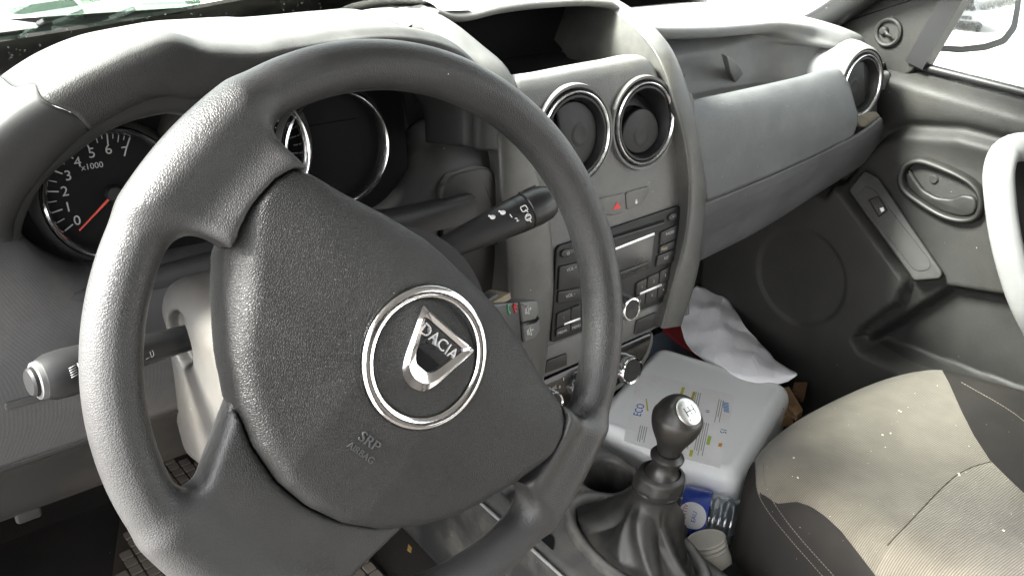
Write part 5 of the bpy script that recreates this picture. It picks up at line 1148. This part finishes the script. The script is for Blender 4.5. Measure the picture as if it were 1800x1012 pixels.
# ------------------------------------------------------------------ canister lying in the passenger footwell
cP = [atZ(*p, -0.452) for p in ((1128, 600), (1366, 660), (1328, 858), (1062, 742))]
cc = sum(cP)/4; cu_ = (cP[1]-cP[0])+(cP[2]-cP[3]); cv_ = (cP[0]-cP[3])+(cP[1]-cP[2])
CN = Frame(cc, cu_, cv_); CW = 0.5*(np.linalg.norm(cP[1]-cP[0])+np.linalg.norm(cP[2]-cP[3]))/2*1.02; CH = 0.5*(np.linalg.norm(cP[0]-cP[3])+np.linalg.norm(cP[1]-cP[2]))/2*1.02
can = thing('canister', CN.w(0, 0, -0.18), 'translucent white plastic canister with a printed label, lying in the passenger footwell', 'canister')
def can_sdf(X, Y, Z):
    qx, qy, qz = np.abs(X)-CW+0.026, np.abs(Y)-CH+0.026, np.abs(Z+0.078)-0.078+0.026
    d = np.sqrt(np.maximum(qx, 0)**2+np.maximum(qy, 0)**2+np.maximum(qz, 0)**2)+np.minimum(np.maximum(np.maximum(qx, qy), qz), 0)-0.026
    pan = np.maximum(np.maximum(np.abs(X)-CW+0.024, np.abs(Y)-CH+0.024), -(Z+0.0022)); d = smax(d, -pan, 0.003)
    rib = np.maximum(np.abs(Z+0.085)-0.004, -d-0.003); return smax(d, -rib, 0.004)
V_, F_ = nets(can_sdf, (-CW-0.006, -CH-0.006, -0.176), (CW+0.006, CH+0.006, 0.006), 0.004)
mesh('canister_body', in_frame(V_, CN), F_, M['hdpe'], can)
lathe('canister_cap', [(0, 0.03), (0.020, 0.03), (0.022, 0.026), (0.022, 0.0), (0.026, -0.004)], Frame(CN.w(-0.03, CH+0.001, -0.05), CN.u, -CN.n), M['paper'], can, 32)
def cq(px, py, h=-0.0018): return CN.uv(px, py, h)
lb = plate('label', rounded([cq(*p) for p in ((1122, 652), (1292, 695), (1266, 823), (1096, 776))], 0.004), CN, -0.0026, -0.0012, M['label'], can)
LBF = Frame(CN.w(0, 0, -0.0011), np.array(CN.at(1266, 823, -0.0011))-CN.at(1292, 695, -0.0011), CN.at(1292, 695, -0.0011)-CN.at(1122, 652, -0.0011))
def lbt(txt, px, py, s, mat, sx=1.0):
    a, b = LBF.uv(px, py); v, f = text_vf(txt, LBF.moved(a, b, 0.0001), s, 0.0002, sx=sx); mesh('lettering', v, f, mat, lb, False)
def lbr(name, pts, mat, h=0.0002):
    P = [LBF.uv(*p) for p in pts]; v, f = plate_vf(P, LBF, 0, h); mesh(name, v, f, mat, lb, False)
v = LBF
lb_up = Frame(LBF.o, -LBF.u, -LBF.v)
a, b = lb_up.uv(1124, 720); v, f = text_vf('ECO', lb_up.moved(a, b, 0.0001), 0.017, 0.0002); mesh('lettering', v, f, M['blue_ink'], lb, False)
lbt('15', 1271, 757, 0.013, M['ink']); lbt('19', 1243, 722, 0.009, M['ink'])
for k in range(7):
    t = k/7; lbr('bar', [(1270+3*t, 706+18*t), (1281+1*t, 708+18*t), (1280.6+1*t, 709.6+18*t), (1269.6+3*t, 707.6+18*t)], M['bar_ink'])
for pts in (((1199, 680), (1204, 681), (1199, 697), (1194, 696)), ((1218, 688), (1223, 689), (1216, 710), (1211, 709)), ((1213, 790), (1219, 791), (1216, 802), (1211, 801)), ((1135, 700), (1137, 700), (1140, 722), (1137, 722))): lbr('patch', pts, M['yellow'])
lbr('patch', ((1245, 765), (1251, 767), (1247, 782), (1241, 780)), M['lime']); lbr('patch', ((1264, 778), (1270, 779), (1268, 785), (1262, 784)), M['orange'])
def along(t, w): return (1292+(1266-1292)*t-170*w, 695+(823-695)*t-43*w)     # t down the label, w across it
for w0, t0, t1, n_ in ((0.10, 0.10, 0.42, 3), (0.20, 0.45, 0.92, 5), (0.34, 0.08, 0.40, 4), (0.36, 0.55, 0.90, 6), (0.56, 0.60, 0.93, 5), (0.80, 0.70, 0.94, 4)):
    for k in range(n_):
        w = w0+0.022*k; e_ = t1-0.10*random.random(); lbr('small_print', [along(t0, w), along(e_, w), along(e_, w+0.007), along(t0, w+0.007)], M['print_dim'])
# ------------------------------------------------------------------ water bottle with a blue label
bA, bB = atZ(1165, 888, -0.505), atZ(1318, 928, -0.505)
bd_ = (bB-bA)/np.linalg.norm(bB-bA); bu = np.cross((0, 0, 1.0), bd_); BF = Frame(bA, bu, np.cross(bd_, bu)); BL = np.linalg.norm(bB-bA)
bot = thing('water_bottle', bA, 'clear plastic water bottle with a blue label, beside the canister', 'bottle')
prof = [(0.0, 0.0), (0.030, 0.002), (0.034, 0.008)]
for z in np.linspace(0.012, BL, 70): prof.append((0.0345-0.0028*(0.5+0.5*math.cos(2*math.pi*z/0.0155))*(0 if BL*0.20 < z < BL*0.54 else 1), z))
prof += [(0.026, BL+0.02), (0.013, BL+0.045), (0.012, BL+0.065), (0, BL+0.065)]
lathe('bottle_body', prof, BF, M['pet'], bot, 40, None)
lathe('bottle_label', [(0.0352, BL*0.22), (0.0355, BL*0.23), (0.0355, BL*0.52), (0.0352, BL*0.53)], BF, M['blue_wrap'], bot, 48)
ff, e = facing(BF, BL*0.365, 0.0357)
fl = Frame(ff.o-ff.v*0.004, ff.u, ff.v)
v, f = plate_vf(ellipse(0.0185, 0.019, 32), fl, -0.004, 0.0004); 
# wrap the white roundel on to the bottle
def wrap(v):
    out = []
    for p in v:
        q = p-BF.o; s = q@BF.n; r = q-s*BF.n; rr = np.linalg.norm(r); out.append(BF.o+s*BF.n+r/rr*0.0359)
    return np.array(out)
gx_, gy_ = np.meshgrid(np.linspace(-1, 1, 17), np.linspace(-1, 1, 17)); pv_ = []; 
rr = np.linspace(0, 1, 7); pv_ = [fl.w(0, 0, 0)]+[fl.w(0.0185*r*math.cos(t), 0.020*r*math.sin(t), 0) for r in rr[1:] for t in np.linspace(0, 2*math.pi, 28, endpoint=False)]
fc = [(0, 1+k, 1+(k+1) % 28) for k in range(28)]+[(1+i*28+k, 1+(i+1)*28+k, 1+(i+1)*28+(k+1) % 28, 1+i*28+(k+1) % 28) for i in range(5) for k in range(28)]
mesh('roundel', wrap(pv_), fc, M['paper'], bot)
tf_ = Frame(fl.o, fl.v, -fl.u)
def wraptext(txt, dx, dy, s, mat):
    v, f = text_vf(txt, tf_.moved(dx, dy, 0), s, 0.0002); q = v-BF.o; v2 = wrap(v); mesh('lettering', v2+(v2-(BF.o+np.outer((v2-BF.o)@BF.n, BF.n)))*0.006, f, mat, bot, False)
wraptext('NATIV', 0.002, 0.010, 0.0085, M['red']); wraptext('EAU', 0.0, -0.003, 0.008, M['blue_ink'])
# crushed second bottle
b2A, b2B = atZ(1250, 1000, -0.545), atZ(1345, 965, -0.55)
d2 = (b2B-b2A)/np.linalg.norm(b2B-b2A); u2 = np.cross((0, 0, 1.0), d2); B2 = Frame(b2A, u2, np.cross(d2, u2)); L2 = 0.16
prof = [(0.0, -0.02), (0.028, -0.018)]+[(0.031-0.0035*(0.5+0.5*math.cos(2*math.pi*z/0.018)), z) for z in np.linspace(-0.01, L2, 60)]+[(0.012, L2+0.03), (0, L2+0.03)]
v, f = lathe_vf(prof, B2, 36)
q = v-B2.o; s_ = q@B2.n; v = v-np.outer(0.010*np.sin(s_*70)*np.sign(q@B2.v)*(np.abs(q@B2.v) > 0.01), B2.v)
mesh_b2 = tag(mesh('crushed_bottle', v, f, M['pet']), 'crushed clear plastic bottle without a label under the paper cup', 'bottle')
# blue wrapper by the seat's corner
wr = [[atZ(*p, z) for p in r] for r, z in (([(1318, 952), (1330, 975), (1332, 1015), (1330, 1040)], -0.50), ([(1312, 960), (1322, 985), (1320, 1015), (1312, 1045)], -0.515), ([(1305, 975), (1312, 992), (1306, 1016), (1296, 1045)], -0.53), ([(1300, 985), (1304, 1000), (1296, 1020), (1284, 1045)], -0.545))]
tag(surf('crisp_wrapper', wr, M['sky_blue'], None, 20, 5, thick=0.0006), 'shiny light blue wrapper tucked beside the seat front corner', 'wrapper')
# ------------------------------------------------------------------ paper cup
q0, q1 = atZ(1240, 946, -0.49), atZ(1262, 1040, -0.56)
dc = (q0-q1)/np.linalg.norm(q0-q1); uc = np.cross((1, 0, 0), dc); CUF = Frame(q1, uc, np.cross(dc, uc)); CL = np.linalg.norm(q0-q1)
prof = [(0.0, CL-0.002)]
prof += [(0.0235, CL-0.001), (0.0245, CL)] + [(0.0252+0.0008*math.sin(k*1.57), CL-0.0016*k) for k in range(0, 11)] + [(0.0262, CL-0.020), (0.031, 0.0), (0.032, -0.01)]
cup = thing('paper_cup', q1, 'cream disposable cup lying beside the gear lever', 'cup')
lathe('cup_body', prof, CUF, M['cup'], cup, 48)
# ------------------------------------------------------------------ papers and card behind the canister
pg = [[(1224, 506), (1258, 516), (1290, 545), (1310, 580)], [(1206, 528), (1250, 545), (1295, 580), (1338, 610)], [(1196, 552), (1245, 585), (1300, 620), (1368, 640)], [(1190, 575), (1245, 622), (1300, 660), (1400, 664)], [(1188, 588), (1240, 640), (1312, 680), (1384, 676)]]
pz = [[-0.425, -0.43, -0.435, -0.44], [-0.44, -0.432, -0.438, -0.452], [-0.452, -0.446, -0.440, -0.450], [-0.462, -0.458, -0.452, -0.448], [-0.468, -0.466, -0.464, -0.458]]
rows = [[atZ(*p, z) for p, z in zip(r, zz)] for r, zz in zip(pg, pz)]
v, f = loft(rows, 34, 8)
tri_w = lambda t: 2*np.abs(t-np.floor(t+0.5))                  # sharp creases
for kx, ky, am, ph in ((9.0, -12.5, 0.0050, 0.3), (17.0, 5.0, 0.0024, 0.15), (-4.0, 23.0, 0.0018, 0.6)): v[:, 2] += am*tri_w(v[:, 0]*kx+v[:, 1]*ky+ph)
v[:, 2] += 0.0006*np.sin(v[:, 0]*140)*np.sin(v[:, 1]*110)
tag(solidify(mesh('paper_sheet', v, f, M['paper'], None, True, 6), 0.0004), 'crumpled white sheet of paper draped behind the canister', 'paper')
fold = [atZ(*p, z) for p, z in (((1150, 575), -0.47), ((1215, 590), -0.475), ((1265, 632), -0.48), ((1262, 645), -0.485), ((1200, 612), -0.485), ((1150, 592), -0.48))]
def slab_from(top, t): 
    n = len(top); V = list(top)+[p-np.array((0, 0, t)) for p in top]; F = [tuple(reversed(range(n))), tuple(range(n, 2*n))]+[(i, (i+1) % n, n+(i+1) % n, n+i) for i in range(n)]
    return np.array(V), F
v, f = slab_from([atZ(*p, z) for p, z in (((1165, 578), -0.452), ((1200, 565), -0.452), ((1275, 640), -0.475), ((1262, 652), -0.48))], 0.006)
tag(mesh('maroon_folder', v, f, M['maroon'], None, False), 'maroon card folder edge under the white paper', 'folder')
v, f = slab_from([atZ(*p, z) for p, z in (((1120, 600), -0.475), ((1168, 582), -0.470), ((1262, 652), -0.492), ((1200, 650), -0.50))], 0.02)
tag(mesh('blue_grey_box', v, f, M['blue_grey'], None, False), 'blue grey box beneath the maroon folder behind the canister', 'box')
for k, (pts, z) in enumerate(((((1330, 735), (1372, 742), (1365, 800), (1322, 790)), -0.55), (((1338, 760), (1368, 752), (1352, 830), (1318, 815)), -0.56))):
    v, f = slab_from([atZ(*p, z-0.008*i) for i, p in enumerate(pts)], 0.002); tag(mesh('paper_scrap', v, f, M['paper'], None, False), ('white paper scrap wedged between canister and seat, upper one', 'white paper scrap wedged between canister and seat, lower one')[k], 'paper')
bark = [((1372, 683), (1386, 678), (1412, 722), (1402, 732)), ((1355, 690), (1372, 684), (1380, 716), (1362, 722)), ((1395, 672), (1418, 670), (1414, 700), (1398, 694)), ((1352, 716), (1390, 712), (1396, 738), (1360, 742)), ((1376, 700), (1395, 694), (1398, 712), (1384, 716))]
look = ['long pale bark strip leaning across the bark heap by the seat', 'dark bark chip at the canister side of the bark heap', 'dark green brown bark chip at the far end of the bark heap', 'wide brown bark chip at the bottom of the heap by the paper scraps', 'small bark chip in the middle of the heap']
for i, pts in enumerate(bark):
    P = rounded([np.array(p, float) for p in pts], 3, 2); P = P+RNG.normal(0, 1.2, P.shape); z0 = -0.475-0.006*i
    v, f = slab_from([atZ(x, y, z0+0.012*math.sin(k*0.9+i)) for k, (x, y) in enumerate(P)], 0.009)
    tag(mesh('bark_chip', v, f, M['wood'] if i else M['wood_pale'], None, True, 30), look[i], 'bark', 'bark chips in the footwell')
v, f = box_vf((0, 0, 0), (0.36, 0.30, 0.10), Frame((0.80, 0.42, -0.585), (1, -0.1, 0.05), (0.1, 1, 0)))
tag(mesh('dark_bag', v, f, M['void'], None, False), 'black bag lying in the dark end of the passenger footwell', 'bag') if False else None
# dried leaf on the carpet
lfp = [atZ(*p, -0.615) for p in ((718, 955), (724, 962), (722, 970), (716, 966))]
v, f = slab_from(lfp, 0.001); tag(mesh('dry_leaf', v, f, M['leaf'], None, False), 'tiny curled tan leaf on the carpet near the floor mat', 'leaf')
# ------------------------------------------------------------------ windscreen: broken, with its black border
WS0 = np.array((0.0, 0.62, 0.066)); WS = Frame(WS0, (1, 0, 0), (0, -0.82, 0.57))
scr = thing('windscreen', (0.3, 0.62, 0.06), 'shattered greenish windscreen with a black border above the dashboard', 'windscreen')
bl_ = [(-900, 225), (-300, 125), (0, 74), (150, 50), (300, 24), (450, -4), (700, -40), (1100, -80)]
bu_ = [WS.uv(*p) for p in bl_]
fz = bu_+[(1.02, bu_[-1][1]), (1.02, -0.01), (-0.55, -0.01)]
fz = [(max(min(a, 1.02), -0.55), b) for a, b in fz]
v, f = plate_vf([(a, b) for a, b in fz], WS, -0.004, 0.0, 0.0, back=True); mesh('black_border', v, f, M['frit'], scr, False)
top_ = [(-0.55, bu_[0][1])]+[(a, b) for a, b in bu_ if -0.55 < a < 1.02]+[(1.02, bu_[-1][1]), (0.90, 0.66), (-0.42, 0.66)]
# crazed fragments over the visible corner; plain pane elsewhere
cell_x, cell_y = 0.050, 0.022
for i in range(-8, 12):
    for j in range(0, 7):
        def jit(a, b):
            r1 = math.sin(a*12.9898+b*78.233)*43758.5453; r2 = math.sin(a*39.346+b*11.135)*24634.6345
            return ((a+0.5*(b % 2)+0.55*(r1-math.floor(r1)-0.5))*cell_x, (b+0.6*(r2-math.floor(r2)-0.5))*cell_y)
        x0 = -0.03
        P = np.array([jit(i, j), jit(i+1, j), jit(i+1, j+1), jit(i, j+1)]); 
        base_v = np.interp(P[:, 0].mean(), [p[0] for p in bu_], [p[1] for p in bu_])
        P = P+np.array((0, base_v+0.002)); c_ = P.mean(0); P = c_+(P-c_)*random.uniform(0.90, 0.97)
        if c_[0] > 0.30 or c_[0] < -0.30: continue
        v, f = plate_vf(ccw(P), WS.moved(0, 0, random.uniform(-0.004, 0.002)), -0.005, 0.0, 0.0012, 1, True)
        mesh('glass_shard', v, f, M['shard_green' if j == 0 else random.choice(['shard_clear', 'shard_white', 'shard_clear', 'shard_clear', 'shard_green'])], scr, False)
hi = max(b for a, b in bu_)+0.22
pane = [(-0.55, bu_[0][1]+0.21), (1.02, bu_[0][1]+0.21), (0.935, 0.565), (-0.49, 0.565)]
v, f = plate_vf(ccw(np.array(pane)), WS, -0.004, 0.0, 0, back=True); mesh('pane', v, f, M['thin_glass'], scr, False)
# glass crumbs and dust strewn on border, dash top and hood
cb = []
for _ in range(160):
    px = random.uniform(0, 640); py = np.interp(px, [0, 200, 450, 640], [120, 60, 35, 25])+random.gauss(0, 16)-10
    a, b = WS.uv(px, py)
    if b < 0.0 or b > np.interp(a, [p[0] for p in bu_], [p[1] for p in bu_])+0.02: continue
    s = random.choice([0.0005, 0.0006, 0.0008, 0.0013]); an = random.random()*3
    cb.append(box_vf((0, 0, s/2+0.0005), (s*random.uniform(0.7, 2.2), s, s), Frame(WS.w(a, b, 0), math.cos(an)*WS.u+math.sin(an)*WS.v, -math.sin(an)*WS.u+math.cos(an)*WS.v)))
v, f = joined(cb); tag(mesh('glass_crumbs', v, f, M['crumb_glass'], None, False), 'tiny glass crumbs strewn along the black windscreen border', 'glass crumbs', kind='stuff')
# ------------------------------------------------------------------ roof over the cabin: unseen, added to shade it, front edge set for the light
rows = [[np.array((x, y, z-0.10*max(0, abs(x-0.37)-0.45))) for x in (-0.32, -0.1, 0.37, 0.85, 1.06)] for y, z in ((0.20, 0.395), (0.12, 0.440), (-0.5, 0.545), (-1.1, 0.55), (-1.7, 0.52), (-1.85, 0.40))]
tag(surf('added_roof', rows, M['headliner'], None, 20, 5, thick=0.03), kind='structure')
# unseen rear bench seat back, added to darken the cabin's rear and its reflections
rows = [[np.array((x, y, z)) for x in (-0.32, 0.37, 1.05)] for y, z in ((-1.50, -0.64), (-1.62, -0.1), (-1.72, 0.2), (-1.86, 0.42))]
tag(surf('added_rear_seat_back', rows, M['seat_dark'], None, 12, 5, thick=0.05), 'unseen dark rear bench seat back, added to cut light from behind', 'seat back')
# cowl closing the gap between windscreen base and firewall, added to stop sun leaking in
rows = [[np.array((x, y, z)) for x in (-0.55, 0.3, 1.05)] for y, z in ((0.60, 0.045), (0.75, 0.04), (1.08, 0.03))]
tag(surf('cowl', rows, M['frit'], None, 8, 3, thick=0.01), 'black cowl panel added at the foot of the windscreen to block sun', 'cowl')
# driver's seat back and headrest, unseen behind the eye, added to block rear light
ds = thing('added_driver_seat', (-0.02, -0.85, -0.62), 'unseen dark driver seat back with headrest, added to block light from behind', 'car seat')
rows = [[np.array((-0.02+x, y-0.05*abs(x)/0.25*-1, z)) for x in (-0.25, -0.15, 0, 0.15, 0.25)] for y, z in ((-0.66, -0.36), (-0.72, -0.1), (-0.80, 0.15), (-0.88, 0.30), (-0.95, 0.34))]
surf('backrest', rows, M['seat_dark'], ds, 20, 5, thick=0.08)
V_, F_ = nets(lambda X, Y, Z: np.sqrt((X/0.13)**4+(Y/0.05)**4+(Z/0.09)**4)-1, (-0.15, -0.06, -0.10), (0.15, 0.06, 0.10), 0.012)
mesh('headrest', V_+np.array((-0.02, -0.93, 0.43)), F_, M['seat_dark'], ds)
for s_ in (-0.06, 0.06): tube('headrest_post', [np.array((-0.02+s_, -0.91, 0.28)), np.array((-0.02+s_, -0.93, 0.40))], 0.006, M['chrome'], ds, 10)
# ------------------------------------------------------------------ grey van outside, seen in the wing mirror
_d = ray(1738, 36); _d /= np.linalg.norm(_d); _n = MF.n; _r = _d-2*(_d@_n)*_n; _m = MF.at(1738, 36)
_t = 7.5; VC = _m+_r*_t; vz = -1.25
van = thing('parked_van', (VC[0], VC[1], vz), 'grey van parked behind, reflected in the wing mirror', 'van')
vu = np.cross(_r, (0, 0, 1.0)); vu[2] = 0; vu /= np.linalg.norm(vu); VF_ = Frame((VC[0], VC[1], vz), vu, (0, 0, 1)); 
if VF_.n @ (-_r) < 0: VF_ = Frame((VC[0], VC[1], vz), -vu, (0, 0, 1))
plate('body', rounded([(-0.9, 0.35), (0.9, 0.35), (0.92, 1.1), (0.78, 1.95), (-0.78, 1.95), (-0.92, 1.1)], 0.15), VF_, -3.5, 0.0, M['van_grey'], van, 0.15)
plate('windscreen', rounded([(-0.72, 1.15), (0.72, 1.15), (0.64, 1.78), (-0.64, 1.78)], 0.08), VF_, -0.05, 0.012, M['gloss_black'], van, 0.01)
plate('grille', rounded([(-0.5, 0.7), (0.5, 0.7), (0.5, 0.88), (-0.5, 0.88)], 0.04), VF_, -0.05, 0.015, M['black'], van, 0.01)
plate('bumper', rounded([(-0.95, 0.32), (0.95, 0.32), (0.95, 0.6), (-0.95, 0.6)], 0.06), VF_, -0.2, 0.06, M['black'], van, 0.03)
for s_ in (-1, 1):
    plate('headlight', rounded([(s_*0.56, 0.72), (s_*0.86, 0.74), (s_*0.86, 0.96), (s_*0.60, 0.92)], 0.05), VF_, -0.05, 0.02, M['chrome'], van, 0.01)
    lathe('wheel', [(0, 0.12), (0.2, 0.12), (0.32, 0.10), (0.34, 0.0), (0.34, -0.1), (0, -0.1)], Frame(VF_.w(s_*0.82, 0.34, -0.7), VF_.n, VF_.v), M['black'], van, 24)
